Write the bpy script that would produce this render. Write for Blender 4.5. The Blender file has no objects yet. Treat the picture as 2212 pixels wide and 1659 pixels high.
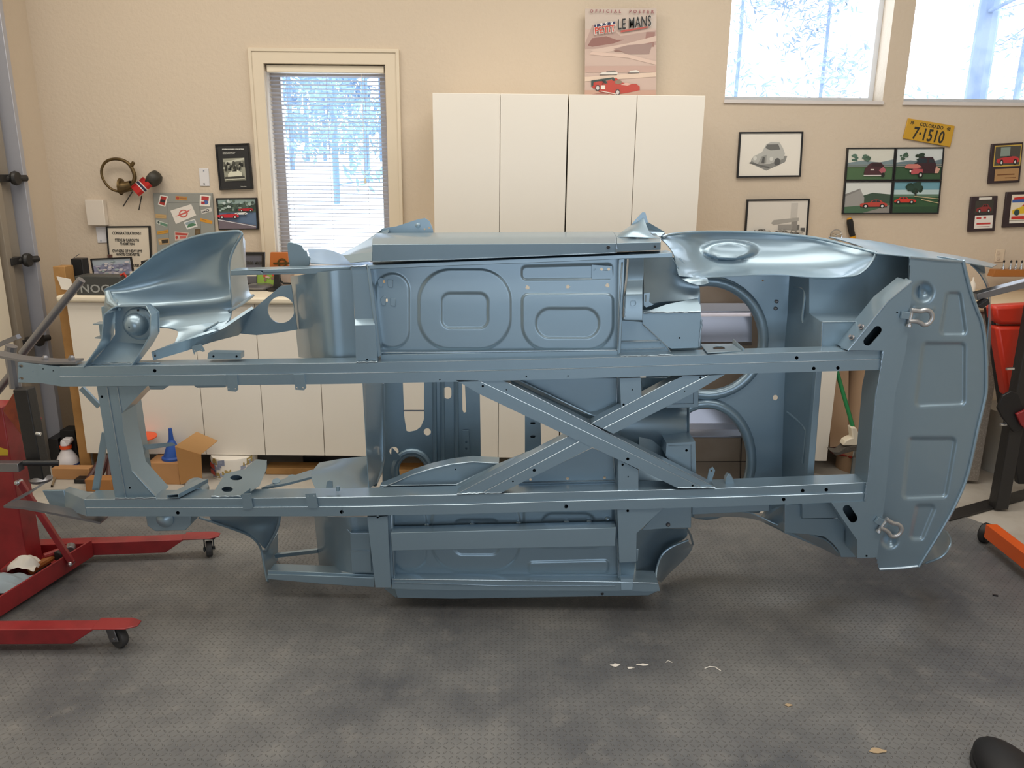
import bpy, bmesh, math, random
from mathutils import Vector, Matrix
from mathutils.geometry import tessellate_polygon
random.seed(7)
C = bpy.context.scene.collection
V = Vector
R = math.radians
# ------------------------------------------------------------------ camera
W, H = 2212, 1659
LENS = 28.0
FPX = LENS / 36.0 * W
CAM = V((0, 0, 1.75)); TILT = R(15.0); ROLL = R(0.6)
cd = bpy.data.cameras.new('camera'); cam = bpy.data.objects.new('camera', cd); C.objects.link(cam)
cd.lens = LENS; cd.sensor_width = 36.0; cd.clip_start = 0.05; cd.clip_end = 200
cam.matrix_world = Matrix.Translation(CAM) @ Matrix.Rotation(R(90) - TILT, 4, 'X') @ Matrix.Rotation(ROLL, 4, 'Z')
bpy.context.scene.camera = cam
M3 = cam.matrix_world.to_3x3()
def ray(px, py): return M3 @ V(((px - W / 2) / FPX, -(py - H / 2) / FPX, -1.0))
def P(px, py, Y): d = ray(px, py); return CAM + d * ((Y - CAM.y) / d.y)       # point on the plane y = Y
def F(px, py, z=0.0): d = ray(px, py); return CAM + d * ((z - CAM.z) / d.z)    # point on the plane z
def PXX(px, py, X): d = ray(px, py); return CAM + d * ((X - CAM.x) / d.x)      # point on the plane x = X
# ------------------------------------------------------------------ world and lights
def lin(c):
    if isinstance(c, str): c = tuple(int(c[i:i + 2], 16) / 255 for i in (0, 2, 4))
    return tuple((x / 12.92 if x <= .04045 else ((x + .055) / 1.055) ** 2.4) for x in c)
wd = bpy.data.worlds.new('world'); bpy.context.scene.world = wd; wd.use_nodes = True
bg = wd.node_tree.nodes['Background']; bg.inputs[0].default_value = (0.80, 0.90, 1.0, 1); bg.inputs[1].default_value = 5.0
def area(name, loc, rot, sx, sy, power, col):
    l = bpy.data.lights.new(name, 'AREA'); l.shape = 'RECTANGLE'; l.size = sx; l.size_y = sy; l.energy = power; l.color = col
    o = bpy.data.objects.new(name, l); C.objects.link(o); o.location = loc; o.rotation_euler = rot
    return o
WARM = (1.0, .93, .82); COOL = (.80, .90, 1.0)
area('ceiling_lamp', (-1.7, 3.3, 3.66), (0, 0, 0), 2.4, 1.1, 43, WARM)
area('ceiling_lamp', (1.2, 3.3, 3.66), (0, 0, 0), 2.4, 1.1, 43, WARM)
area('ceiling_lamp', (-1.2, 1.2, 3.66), (0, 0, 0), 2.4, 1.1, 32, WARM)
area('ceiling_lamp', (1.6, 1.2, 3.66), (0, 0, 0), 2.4, 1.1, 36, (1, .95, .88))
area('front_fill_lamp', (0.9, -3.3, 1.4), (R(90), 0, 0), 4.2, 2.2, 68, COOL)  # added fill lamp inside the closed front wall, brightens the car underside
sc = bpy.context.scene
sc.view_settings.view_transform = 'Standard'; sc.view_settings.look = 'None'
sc.view_settings.exposure = 0.0; sc.view_settings.gamma = 1.0; sc.view_settings.use_curve_mapping = False
# ------------------------------------------------------------------ materials
MATS = {}
def mat(name, col, rough=.5, metal=0.0, coat=0.0, bump=None, var=None, spec=.5):
    """bump = (scale, strength, detail); var = (scale, other colour, lo, hi)"""
    if name in MATS: return MATS[name]
    m = bpy.data.materials.new(name); m.use_nodes = True; nt = m.node_tree; b = nt.nodes['Principled BSDF']
    c = lin(col); b.inputs['Base Color'].default_value = (*c, 1); m.diffuse_color = (*c, 1)
    b.inputs['Roughness'].default_value = rough; b.inputs['Metallic'].default_value = metal
    b.inputs['Coat Weight'].default_value = coat; b.inputs['Coat Roughness'].default_value = .07
    b.inputs['Specular IOR Level'].default_value = spec
    if bump or var:
        tc = nt.nodes.new('ShaderNodeTexCoord')
    if var:
        n = nt.nodes.new('ShaderNodeTexNoise'); n.inputs['Scale'].default_value = var[0]; n.inputs['Detail'].default_value = 5
        nt.links.new(tc.outputs['Object'], n.inputs['Vector'])
        mr = nt.nodes.new('ShaderNodeMapRange'); mr.inputs[1].default_value = var[2]; mr.inputs[2].default_value = var[3]
        nt.links.new(n.outputs['Fac'], mr.inputs[0])
        mx = nt.nodes.new('ShaderNodeMix'); mx.data_type = 'RGBA'
        mx.inputs[6].default_value = (*c, 1); mx.inputs[7].default_value = (*lin(var[1]), 1)
        nt.links.new(mr.outputs[0], mx.inputs[0]); nt.links.new(mx.outputs[2], b.inputs['Base Color'])
    if bump:
        n = nt.nodes.new('ShaderNodeTexNoise'); n.inputs['Scale'].default_value = bump[0]; n.inputs['Detail'].default_value = bump[2]
        nt.links.new(tc.outputs['Object'], n.inputs['Vector'])
        bp = nt.nodes.new('ShaderNodeBump'); bp.inputs['Strength'].default_value = bump[1]; bp.inputs['Distance'].default_value = .01
        nt.links.new(n.outputs['Fac'], bp.inputs['Height']); nt.links.new(bp.outputs['Normal'], b.inputs['Normal'])
    MATS[name] = m
    return m
def ink(h): return mat('print_' + h, h, .5)
PAINTW = mat('ice_blue_weld_glint', 'a0b3c2', .26, .7, .5)  # lighter, glossier copy of the body paint, puts a glint on weld beads
PAINT = mat('ice_blue_metallic_paint', '8fa6b6', .36, .58, .45, bump=(9, .05, 2))
STEEL = mat('bare_steel', '8d8d92', .38, .85, bump=(30, .05, 3))
DARKSTEEL = mat('dark_steel', '3b3a3a', .42, .5, bump=(60, .08, 3))
CHROME = mat('chrome', 'd5d8dc', .15, 1.0)
RED = mat('red_enamel', '93262a', .42, 0, .15, var=(14, '7f2024', .45, .7))
ORANGE = mat('orange_enamel', 'e2601f', .4, 0, .2)
RUST = mat('rusty_orange_plate', '9a4a30', .55, .2, var=(25, '7a3a2a', .4, .7))
RUBBER = mat('black_rubber', '1c1c1e', .7)
BLACK = mat('black_plastic', '17171a', .45)
WHITE = mat('white_laminate', 'ece6dc', .35, bump=(3, .03, 2))
CREAM = mat('cream_paint', 'e6dcc8', .5)
WALLM = mat('beige_wall_paint', 'd0c1ae', .75, bump=(55, .25, 4))
TRIMM = mat('cream_trim_paint', 'dccfba', .5)
CONC = mat('pale_concrete', 'b9b4ac', .7, bump=(30, .15, 5), var=(5, 'a8a096', .45, .7))
WOOD = mat('orange_wood', 'b08550', .6, var=(6, '98703f', .4, .65))
PLY = mat('plywood', 'ab9785', .65, var=(4, '9c8672', .4, .65))
CARD = mat('cardboard', 'b98a5c', .75, var=(3, 'a97c50', .4, .7))
CARDTAN = mat('tan_board', 'c3a283', .75)
ALU = mat('aluminium_sheet', 'aeaeb8', .34, .9, bump=(6, .04, 2))
PAPER = mat('white_paper', 'e9e4dc', .7)
BLIND = mat('blind_vinyl', 'b4b3b9', .5)
BLUE = mat('blue_plastic', '2a55a8', .4)
OPLAST = mat('orange_plastic', 'e0521e', .4)
GREEN = mat('green_paint_handle', '1f7a45', .4)
GREYM = mat('grey_paint', '8f918d', .5, bump=(40, .05, 3))
BRASS = mat('dark_brass', '6d5a3a', .42, .75, var=(20, '4f4230', .4, .7))
LEATHER = mat('dark_leather', '2e2b24', .5, bump=(40, .2, 3))
REDVINYL = mat('red_vinyl', 'c2331f', .38, bump=(60, .05, 2))
SPECK = mat('grey_speckled_laminate', '8d857d', .55, var=(160, 'a39a90', .5, .62))
def floor_mat():
    m = bpy.data.materials.new('diamond_tread_rubber'); m.use_nodes = True; nt = m.node_tree; b = nt.nodes['Principled BSDF']
    N = nt.nodes.new; L = nt.links.new
    tc = N('ShaderNodeTexCoord'); sx = N('ShaderNodeSeparateXYZ'); L(tc.outputs['Object'], sx.inputs[0])
    def mth(op, a, bb=None, clamp=False):
        n = N('ShaderNodeMath'); n.operation = op; n.use_clamp = clamp
        for i, x in enumerate((a, bb)):
            if x is None: continue
            if isinstance(x, (int, float)): n.inputs[i].default_value = x
            else: L(x, n.inputs[i])
        return n.outputs[0]
    CELL = .021
    gx = mth('DIVIDE', sx.outputs[0], CELL); gy = mth('DIVIDE', sx.outputs[1], CELL)
    fx = mth('SUBTRACT', mth('FRACT', gx), .5); fy = mth('SUBTRACT', mth('FRACT', gy), .5)
    par = mth('FLOORED_MODULO', mth('ADD', mth('FLOOR', gx), mth('FLOOR', gy)), 2.0)
    u = mth('ABSOLUTE', mth('ADD', fx, fy)); v = mth('ABSOLUTE', mth('SUBTRACT', fx, fy))
    inv = mth('SUBTRACT', 1.0, par)
    lo = mth('ADD', mth('MULTIPLY', u, inv), mth('MULTIPLY', v, par)); sh = mth('ADD', mth('MULTIPLY', v, inv), mth('MULTIPLY', u, par))
    d = mth('ADD', mth('DIVIDE', lo, .68), mth('DIVIDE', sh, .20))
    h = mth('SUBTRACT', 1.0, d); hc = mth('MULTIPLY', mth('MAXIMUM', h, 0.0), 2.2, True)
    n1 = N('ShaderNodeTexNoise'); n1.inputs['Scale'].default_value = 1.3; n1.inputs['Detail'].default_value = 8; n1.inputs['Roughness'].default_value = .62
    L(tc.outputs['Object'], n1.inputs['Vector'])
    cr = N('ShaderNodeValToRGB'); L(n1.outputs['Fac'], cr.inputs[0])
    e = cr.color_ramp.elements; e[0].position = .34; e[0].color = (*lin('4b4e54'), 1); e[1].position = .66; e[1].color = (*lin('7f7f7e'), 1)
    n2 = N('ShaderNodeTexNoise'); n2.inputs['Scale'].default_value = 9; n2.inputs['Detail'].default_value = 6
    L(tc.outputs['Object'], n2.inputs['Vector'])
    dust = mth('MULTIPLY', mth('SUBTRACT', n2.outputs['Fac'], .56), 3.0, True)
    mx = N('ShaderNodeMix'); mx.data_type = 'RGBA'; L(mth('MULTIPLY', dust, .6), mx.inputs[0]); L(cr.outputs[0], mx.inputs[6]); mx.inputs[7].default_value = (*lin('918e89'), 1)
    mx2 = N('ShaderNodeMix'); mx2.data_type = 'RGBA'; L(mth('MULTIPLY', hc, .34), mx2.inputs[0]); L(mx.outputs[2], mx2.inputs[6]); mx2.inputs[7].default_value = (*lin('989490'), 1)
    L(mx2.outputs[2], b.inputs['Base Color'])
    bp = N('ShaderNodeBump'); bp.inputs['Strength'].default_value = .9; bp.inputs['Distance'].default_value = .005
    L(hc, bp.inputs['Height']); L(bp.outputs['Normal'], b.inputs['Normal'])
    b.inputs['Roughness'].default_value = .5
    return m
FLOORMAT = floor_mat()
def glass_mat():
    m = bpy.data.materials.new('window_glass'); m.use_nodes = True; nt = m.node_tree
    out = nt.nodes['Material Output']; nt.nodes.remove(nt.nodes['Principled BSDF'])
    t = nt.nodes.new('ShaderNodeBsdfTransparent'); g = nt.nodes.new('ShaderNodeBsdfGlossy'); g.inputs['Roughness'].default_value = .03
    mx = nt.nodes.new('ShaderNodeMixShader'); mx.inputs[0].default_value = .05
    nt.links.new(t.outputs[0], mx.inputs[1]); nt.links.new(g.outputs[0], mx.inputs[2]); nt.links.new(mx.outputs[0], out.inputs[0])
    return m
GLASS = glass_mat()
# ------------------------------------------------------------------ mesh building
WL = {}                     # world location of every object made, by name
def cr_pts(pts, n):
    """Catmull-Rom through a list of tuples"""
    out = []; N = len(pts)
    for i in range(N - 1):
        p0 = pts[max(i - 1, 0)]; p1 = pts[i]; p2 = pts[i + 1]; p3 = pts[min(i + 2, N - 1)]
        for k in range(n):
            t = k / n
            out.append(tuple(.5 * (2 * b + (c - a) * t + (2 * a - 5 * b + 4 * c - d) * t * t + (-a + 3 * b - 3 * c + d) * t ** 3) for a, b, c, d in zip(p0, p1, p2, p3)))
    out.append(tuple(pts[-1])); return out
class MB:
    def __init__(s): s.v = []; s.f = []; s.mi = []; s.cur = 0
    def add(s, vs, fs):
        o = len(s.v); s.v += [V(v) for v in vs]; s.f += [[o + i for i in f] for f in fs]; s.mi += [s.cur] * len(fs); return s
    def m(s, i): s.cur = i; return s
    def extr(s, front, off, holes=()):
        """closed plate: planar loop (+ holes) pushed along off"""
        off = V(off); loops = [list(front)] + [list(h) for h in holes]
        allp = [p for l in loops for p in l]; n = len(allp)
        if holes: caps = [list(t) for t in tessellate_polygon(loops)]
        else: caps = [list(range(n))]
        fs = [c for c in caps] + [[i + n for i in reversed(c)] for c in caps]; k = 0
        for l in loops:
            m = len(l)
            for i in range(m): a = k + i; b = k + (i + 1) % m; fs.append([b, a, a + n, b + n])
            k += m
        return s.add(allp + [p + off for p in allp], fs)
    def prism(s, pts, Y0, Y1, holes=()):
        return s.extr([P(x, y, Y0) for x, y in pts], (0, Y1 - Y0, 0), [[P(x, y, Y0) for x, y in h] for h in holes])
    def hollow(s, pts, Y0, Y1, holes=(), lip=.003):
        """closed hollow box section: front sheet with open holes, side walls and back"""
        f = [P(x, y, Y0) for x, y in pts]; n = len(f); off = V((0, Y1 - Y0, 0)); hs = [[P(x, y, Y0) for x, y in h] for h in holes]
        if hs: s.add([p for l in [f] + hs for p in l], [list(t) for t in tessellate_polygon([f] + hs)])
        else: s.add(f, [list(range(n))])
        s.add(f + [p + off for p in f], [[(i + 1) % n, i, i + n, (i + 1) % n + n] for i in range(n)] + [[i + n for i in reversed(range(n))]])
        for h in hs:
            m = len(h); s.add(h + [p + V((0, lip, 0)) for p in h], [[(i + 1) % m, i, i + m, (i + 1) % m + m] for i in range(m)])
        return s
    def strip(s, T, Bt, Y0, Y1, holes=(), lip=.003):
        """hollow strip between two pixel polylines, with round holes (x, y, r)"""
        def at(L, x):
            for (xa, ya), (xb, yb) in zip(L, L[1:]):
                if x <= xb or (xb, yb) == L[-1]: return ya + (yb - ya) * (x - xa) / (xb - xa)
        xs = sorted({round(x, 2) for x, _ in T[1:-1]} | {round(x + k, 2) for x, _, r in holes for k in (-r * 1.5 - .7, r * 1.5 + .7)})
        cols = [(T[0], Bt[0])] + [((x, at(T, x)), (x, at(Bt, x))) for x in xs] + [(T[-1], Bt[-1])]
        off = V((0, Y1 - Y0, 0))
        for (t0, b0), (t1, b1) in zip(cols, cols[1:]):
            q = [P(*t0, Y0), P(*t1, Y0), P(*b1, Y0), P(*b0, Y0)]
            hs = [circ(x, y, r, n=12) for x, y, r in holes if t0[0] < x < t1[0]]
            if hs:
                h3 = [[P(x, y, Y0) for x, y in h] for h in hs]; s.add([p for l in [q] + h3 for p in l], [list(t) for t in tessellate_polygon([q] + h3)])
                for h in h3: m = len(h); s.add(h + [p + V((0, lip, 0)) for p in h], [[(i + 1) % m, i, i + m, (i + 1) % m + m] for i in range(m)])
            else: s.add(q, [(0, 1, 2, 3)])
            s.add([q[0], q[1], q[1] + off, q[0] + off], [(0, 1, 2, 3)]); s.add([q[3], q[2], q[2] + off, q[3] + off], [(0, 1, 2, 3)]); s.add([p + off for p in q], [(3, 2, 1, 0)])
        for t, b in (cols[0], cols[-1]): p, q_ = P(*t, Y0), P(*b, Y0); s.add([p, q_, q_ + off, p + off], [(0, 1, 2, 3)])
        return s
    def box(s, a, b):
        (x0, y0, z0), (x1, y1, z1) = a, b
        return s.add([(x0, y0, z0), (x1, y0, z0), (x1, y1, z0), (x0, y1, z0), (x0, y0, z1), (x1, y0, z1), (x1, y1, z1), (x0, y1, z1)],
                     [(0, 3, 2, 1), (4, 5, 6, 7), (0, 1, 5, 4), (1, 2, 6, 5), (2, 3, 7, 6), (3, 0, 4, 7)])
    def obox(s, c, sx, sy, sz, rot=None):
        c = V(c); r = rot or Matrix.Identity(3)
        vs = [c + r @ V((i * sx / 2, j * sy / 2, k * sz / 2)) for k in (-1, 1) for i, j in ((-1, -1), (1, -1), (1, 1), (-1, 1))]
        return s.add(vs, [(0, 3, 2, 1), (4, 5, 6, 7), (0, 1, 5, 4), (1, 2, 6, 5), (2, 3, 7, 6), (3, 0, 4, 7)])
    def bar(s, p0, p1, w, h, up=(0, 0, 1)):
        """rectangular bar between two points: w sideways, h along up"""
        p0 = V(p0); p1 = V(p1); d = (p1 - p0).normalized(); sd = d.cross(V(up)).normalized(); u = sd.cross(d)
        vs = [p + sd * i * w / 2 + u * j * h / 2 for p in (p0, p1) for i, j in ((-1, -1), (1, -1), (1, 1), (-1, 1))]
        return s.add(vs, [(0, 1, 2, 3), (7, 6, 5, 4), (0, 4, 5, 1), (1, 5, 6, 2), (2, 6, 7, 3), (3, 7, 4, 0)])
    def tube(s, pts, r, n=8, cap=True):
        pts = [V(p) for p in pts]; m = len(pts); rs = r if isinstance(r, (list, tuple)) else [r] * m
        vs = []; ref = None
        for i, p in enumerate(pts):
            d = (pts[min(i + 1, m - 1)] - pts[max(i - 1, 0)]).normalized()
            if ref is None: ref = d.orthogonal().normalized()
            ref = (ref - d * ref.dot(d)).normalized(); b = d.cross(ref)
            vs += [p + (ref * math.cos(2 * math.pi * k / n) + b * math.sin(2 * math.pi * k / n)) * rs[i] for k in range(n)]
        fs = [[i * n + k, i * n + (k + 1) % n, (i + 1) * n + (k + 1) % n, (i + 1) * n + k] for i in range(m - 1) for k in range(n)]
        if cap: fs += [list(range(n))[::-1], [(m - 1) * n + k for k in range(n)]]
        return s.add(vs, fs)
    def cyl(s, p0, p1, r, n=16): return s.tube([p0, p1], r, n)
    def lathe(s, c, axis, prof, n=24, sq=1.0):
        """prof = [(radius, along axis)...]"""
        c = V(c); ax = V(axis).normalized(); u = ax.orthogonal().normalized(); w = ax.cross(u); vs = []
        for r, h in prof: vs += [c + ax * h + (u * math.cos(2 * math.pi * k / n) + w * math.sin(2 * math.pi * k / n)) * r for k in range(n)]
        m = len(prof)
        fs = [[i * n + k, i * n + (k + 1) % n, (i + 1) * n + (k + 1) % n, (i + 1) * n + k] for i in range(m - 1) for k in range(n)]
        fs += [list(range(n))[::-1], [(m - 1) * n + k for k in range(n)]]
        return s.add(vs, fs)
    def grid(s, rows):
        m = len(rows); n = len(rows[0]); vs = [p for r in rows for p in r]
        return s.add(vs, [[i * n + j, i * n + j + 1, (i + 1) * n + j + 1, (i + 1) * n + j] for i in range(m - 1) for j in range(n - 1)])
    def ell(s, c, rx, ry, rz, n=16, m=10, rot=None):
        c = V(c); rr = rot or Matrix.Identity(3); rows = []
        for i in range(m + 1):
            a = math.pi * i / m - math.pi / 2; rows.append([c + rr @ V((rx * math.cos(a) * math.cos(2 * math.pi * k / n), ry * math.cos(a) * math.sin(2 * math.pi * k / n), rz * math.sin(a))) for k in range(n + 1)])
        return s.grid(rows)
    def build(s, name, mats, parent=None, bevel=0, ang=35, solid=0, merge=1e-5):
        if not isinstance(mats, (list, tuple)): mats = [mats]
        if max(s.mi) >= len(mats): mats = list(mats) + [PAINTW]
        if parent is not None: org = WL[parent.name]
        else:
            xs = [v.x for v in s.v]; ys = [v.y for v in s.v]; zs = [v.z for v in s.v]
            org = V(((min(xs) + max(xs)) / 2, (min(ys) + max(ys)) / 2, min(zs)))
        me = bpy.data.meshes.new(name); me.from_pydata([tuple(v - org) for v in s.v], [], s.f)
        for m_ in mats: me.materials.append(m_)
        for p, i in zip(me.polygons, s.mi): p.material_index = i
        bm = bmesh.new(); bm.from_mesh(me)
        if merge: bmesh.ops.remove_doubles(bm, verts=bm.verts, dist=merge)
        bmesh.ops.recalc_face_normals(bm, faces=bm.faces)
        if solid:                                   # give a sheet its thickness, with a rim along its open edges
            bm.normal_update(); bm.verts.index_update(); ov = list(bm.verts); of = list(bm.faces); be = [(e.verts[0].index, e.verts[1].index, e.link_faces[0]) for e in bm.edges if len(e.link_faces) == 1]
            nn = [v.normal.copy() for v in ov]; nv = [bm.verts.new(v.co - n * solid / 2) for v, n in zip(ov, nn)]
            for v, n in zip(ov, nn): v.co += n * solid / 2
            for f in of:
                g = bm.faces.new([nv[v.index] for v in reversed(f.verts)]); g.material_index = f.material_index
            for a, b, f in be:
                try: g = bm.faces.new([ov[a], ov[b], nv[b], nv[a]]); g.material_index = f.material_index
                except ValueError: pass
            bm.normal_update(); bmesh.ops.recalc_face_normals(bm, faces=bm.faces)
        bm.to_mesh(me); bm.free()
        for p in me.polygons: p.use_smooth = True
        me.set_sharp_from_angle(angle=R(ang))
        o = bpy.data.objects.new(name, me); C.objects.link(o)
        if parent is not None: o.parent = parent; WL[o.name] = WL[parent.name]
        else: o.location = org; WL[o.name] = org
        if bevel:
            md = o.modifiers.new('bevel', 'BEVEL'); md.width = bevel; md.segments = 2; md.limit_method = 'ANGLE'; md.angle_limit = R(40); md.harden_normals = False
        return o
def empty(name, loc):
    o = bpy.data.objects.new(name, None); C.objects.link(o); o.location = loc; o.empty_display_size = .05; WL[o.name] = V(loc); return o
def tag(o, label, cat, group=None, kind=None):
    o['label'] = label; o['category'] = cat
    if group: o['group'] = group
    if kind: o['kind'] = kind
    return o
def struct(o): o['kind'] = 'structure'; return o
def text(body, p, size, mt, parent, ang=0.0, align='LEFT', sx=1.0, shear=0.0, bold=0.0, name='lettering', depth=.0006, normal=None, space=1.0):
    cu = bpy.data.curves.new('t', 'FONT'); cu.body = body; cu.size = size; cu.align_x = align; cu.shear = shear; cu.offset = bold; cu.extrude = depth; cu.space_character = space
    cu.resolution_u = 3
    ob = bpy.data.objects.new('t', cu); C.objects.link(ob)
    dg = bpy.context.evaluated_depsgraph_get(); me = bpy.data.meshes.new_from_object(ob.evaluated_get(dg)); bpy.data.objects.remove(ob)
    rot = (normal or Matrix.Identity(4)) @ Matrix.Rotation(-ang, 4, 'Y') @ Matrix.Rotation(R(90), 4, 'X') @ Matrix.Diagonal((sx, 1, 1, 1))
    me.transform(Matrix.Translation(V(p) - WL[parent.name]) @ rot)
    me.name = name; me.materials.clear(); me.materials.append(mt)
    o = bpy.data.objects.new(name, me); C.objects.link(o); o.parent = parent; WL[o.name] = WL[parent.name]
    return o
def circ(cx, cy, rx, ry=None, n=12, a0=0, a1=360):
    ry = rx if ry is None else ry
    full = abs(a1 - a0) >= 360
    return [(cx + rx * math.cos(R(a0 + (a1 - a0) * k / (n if full else n - 1))), cy + ry * math.sin(R(a0 + (a1 - a0) * k / (n if full else n - 1)))) for k in range(n)]
def slot(x0, y0, x1, y1, r, n=6):
    a = math.degrees(math.atan2(y1 - y0, x1 - x0))
    return circ(x1, y1, r, n=n, a0=a - 90, a1=a + 90) + circ(x0, y0, r, n=n, a0=a + 90, a1=a + 270)
# ------------------------------------------------------------------ the room
YW = 5.0                                   # back wall face
XL = P(100, 340, YW).x                     # left wall
XR = 4.3; YF = -3.5; ZC = 3.7
def rect_open(pts): return [V((p.x, YW, p.z)) for p in pts]
w1l = P(1574, 100, YW).x; w1r = P(1921, 100, YW).x; wz = P(1745, 217, YW).z
w2l = P(1967, 100, YW).x; w2r = w2l + (w1r - w1l)
bl = P(584, 340, YW).x; br = P(838, 340, YW).x; bzt = P(700, 139, YW).z; bzb = 1.16
def rc(x0, x1, z0, z1, y=YW): return [V((x0, y, z0)), V((x1, y, z0)), V((x1, y, z1)), V((x0, y, z1))]
wall = MB().extr(rc(XL - .2, XR + .2, 0, ZC), (0, .2, 0), [rc(w1l, w1r, wz, 3.35), rc(w2l, w2r, wz, 3.35), rc(bl, br, bzb, bzt)])
struct(wall.build('wall_back', WALLM))
struct(MB().box((XL - .2, YF, 0), (XL, YW, ZC)).build('wall_left', WALLM))
struct(MB().box((XR, YF, 0), (XR + .2, YW, ZC)).build('wall_right', WALLM))
struct(MB().box((XL - .2, YF - .2, 0), (XR + .2, YF, ZC)).build('wall_front', mat('darkened_front_wall', '5a544e', .8)))  # unseen wall, colour darkened so the car paint reflects darker
struct(MB().box((XL - .2, YF - .2, ZC), (XR + .2, YW + .2, ZC + .15)).build('ceiling', mat('ceiling_paint', 'e8e2d6', .8)))
struct(MB().box((XL - .2, YF - .2, -.15), (XR + .2, YW + .2, 0)).build('floor', CONC))
# tread mat covering most of the floor
fm = [F(40, 1118), F(160, 1112), F(420, 1100), F(1000, 1088), F(1700, 1085), F(2068, 1113), F(2212, 1180)]
rx = fm[-1].x
mp = [(fm[0].x - 1.2, fm[0].y - .05), (fm[0].x, fm[0].y), (fm[2].x, fm[2].y), (1.9, fm[2].y), (F(2068, 1113).x, F(2068, 1113).y), (F(2128, 1140).x, F(2128, 1140).y), (F(2260, 1200).x, F(2260, 1200).y), (F(2260, 1200).x + .3, -2.6), (XL + .05, -2.6)]
mp = [(XL + .05, F(60, 1118).y), (F(165, 1110).x, F(165, 1110).y), (F(1000, 1092).x, F(1000, 1110).y), (F(2050, 1100).x, F(2050, 1110).y), (F(2125, 1133).x, F(2125, 1133).y), (F(2330, 1245).x, F(2330, 1245).y), (F(2330, 1245).x, -2.6), (XL + .05, -2.6)]
tag(MB().extr([V((x, y, 0)) for x, y in mp], (0, 0, .005)).build('floor_mat', FLOORMAT), 'large dark grey diamond tread rubber mat covering the garage floor', 'floor mat')
# ---- high windows on the right
def window_frame(n, x0, x1, z0, z1):
    o = MB(); y = YW + .14
    o.extr(rc(x0, x1, z0, z1, y), (0, .05, 0), [rc(x0 + .03, x1 - .03, z0 + .03, z1 - .03, y)])
    w = struct(o.build('window_%d' % n, mat('window_frame_white', 'dfe3ea', .4)))
    struct(MB().box((x0 + .03, y + .02, z0 + .03), (x1 - .03, y + .026, z1 - .03)).build('window_pane', GLASS, w))
    struct(MB().box((x0 - .005, YW - .012, z0 - .02), (x1 + .005, YW + .14, z0)).build('window_sill', mat('sill_paint', 'd8d2d0', .5), w))
    return w
window_frame(1, w1l, w1r, wz, 3.35); window_frame(2, w2l, w2r, wz, 3.35)
# ---- window with the blind
o = MB(); y = YW + .12
o.extr(rc(bl, br, bzb, bzt, y), (0, .05, 0), [rc(bl + .055, br - .055, bzb + .05, bzt - .055, y)])
w3 = struct(o.build('window_3', mat('pale_sash', 'beb6b0', .5)))
struct(MB().box((bl + .05, y + .02, bzb + .045), (br - .05, y + .026, bzt - .05)).build('window_pane', GLASS, w3))
tw = .085
t = MB().extr(rc(bl - tw, br + tw, bzb - .06, bzt + tw, YW - .018), (0, .0175, 0), [rc(bl, br, bzb, bzt, YW - .018)])
t.extr(rc(bl - tw, br + tw, bzb - .06, bzt + tw, YW - .026), (0, .01, 0), [rc(bl - tw + .02, br + tw - .02, bzb - .04, bzt + tw - .02, YW - .026)])
struct(t.build('trim_1', TRIMM, bevel=.003))
bd = empty('window_blind', (bl, YW + .03, bzb + .01)); tag(bd, 'white horizontal slat blind lowered over the window left of the tall cabinets', 'blind')
MB().box((bl + .01, YW + .005, bzt - .045), (br - .01, YW + .06, bzt - .005)).build('headrail', CREAM, bd, bevel=.003)
s = MB(); z = bzt - .065; rt = Matrix.Rotation(R(-8), 3, 'X')
while z > bzb + .03:
    c = V(((bl + br) / 2, YW + .035, z)); n = 5
    rows = []
    for k in range(n):
        t_ = k / (n - 1) - .5
        p = rt @ V((0, t_ * .030, .0022 - .009 * t_ * t_))
        rows.append([c + p + V((-(br - bl) / 2 + .013, 0, 0)), c + p + V(((br - bl) / 2 - .013, 0, 0))])
    s.grid(rows); z -= .0233
s.build('slats', BLIND, bd, solid=.0012)
for fx in (.17, .5, .82):
    x = bl + (br - bl) * fx
    MB().tube([(x, YW + .018, bzt - .05), (x, YW + .018, bzb + .03)], .0012, 5).build('ladder_cord', BLIND, bd)
x = bl + (br - bl) * .80
cdm = MB().tube([(x, YW + .0, bzt - .05), (x, YW + .0, P(790, 385, YW).z)], .0014, 5)
cdm.lathe((x, YW, P(790, 385, YW).z - .03), (0, 0, 1), [(.007, 0), (.008, .01), (.003, .03)], 10)
cdm.build('pull_cord', CREAM, bd)
MB().box((bl + .012, YW + .012, bzb + .008), (br - .012, YW + .05, bzb + .024)).build('bottom_rail', BLIND, bd)
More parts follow.
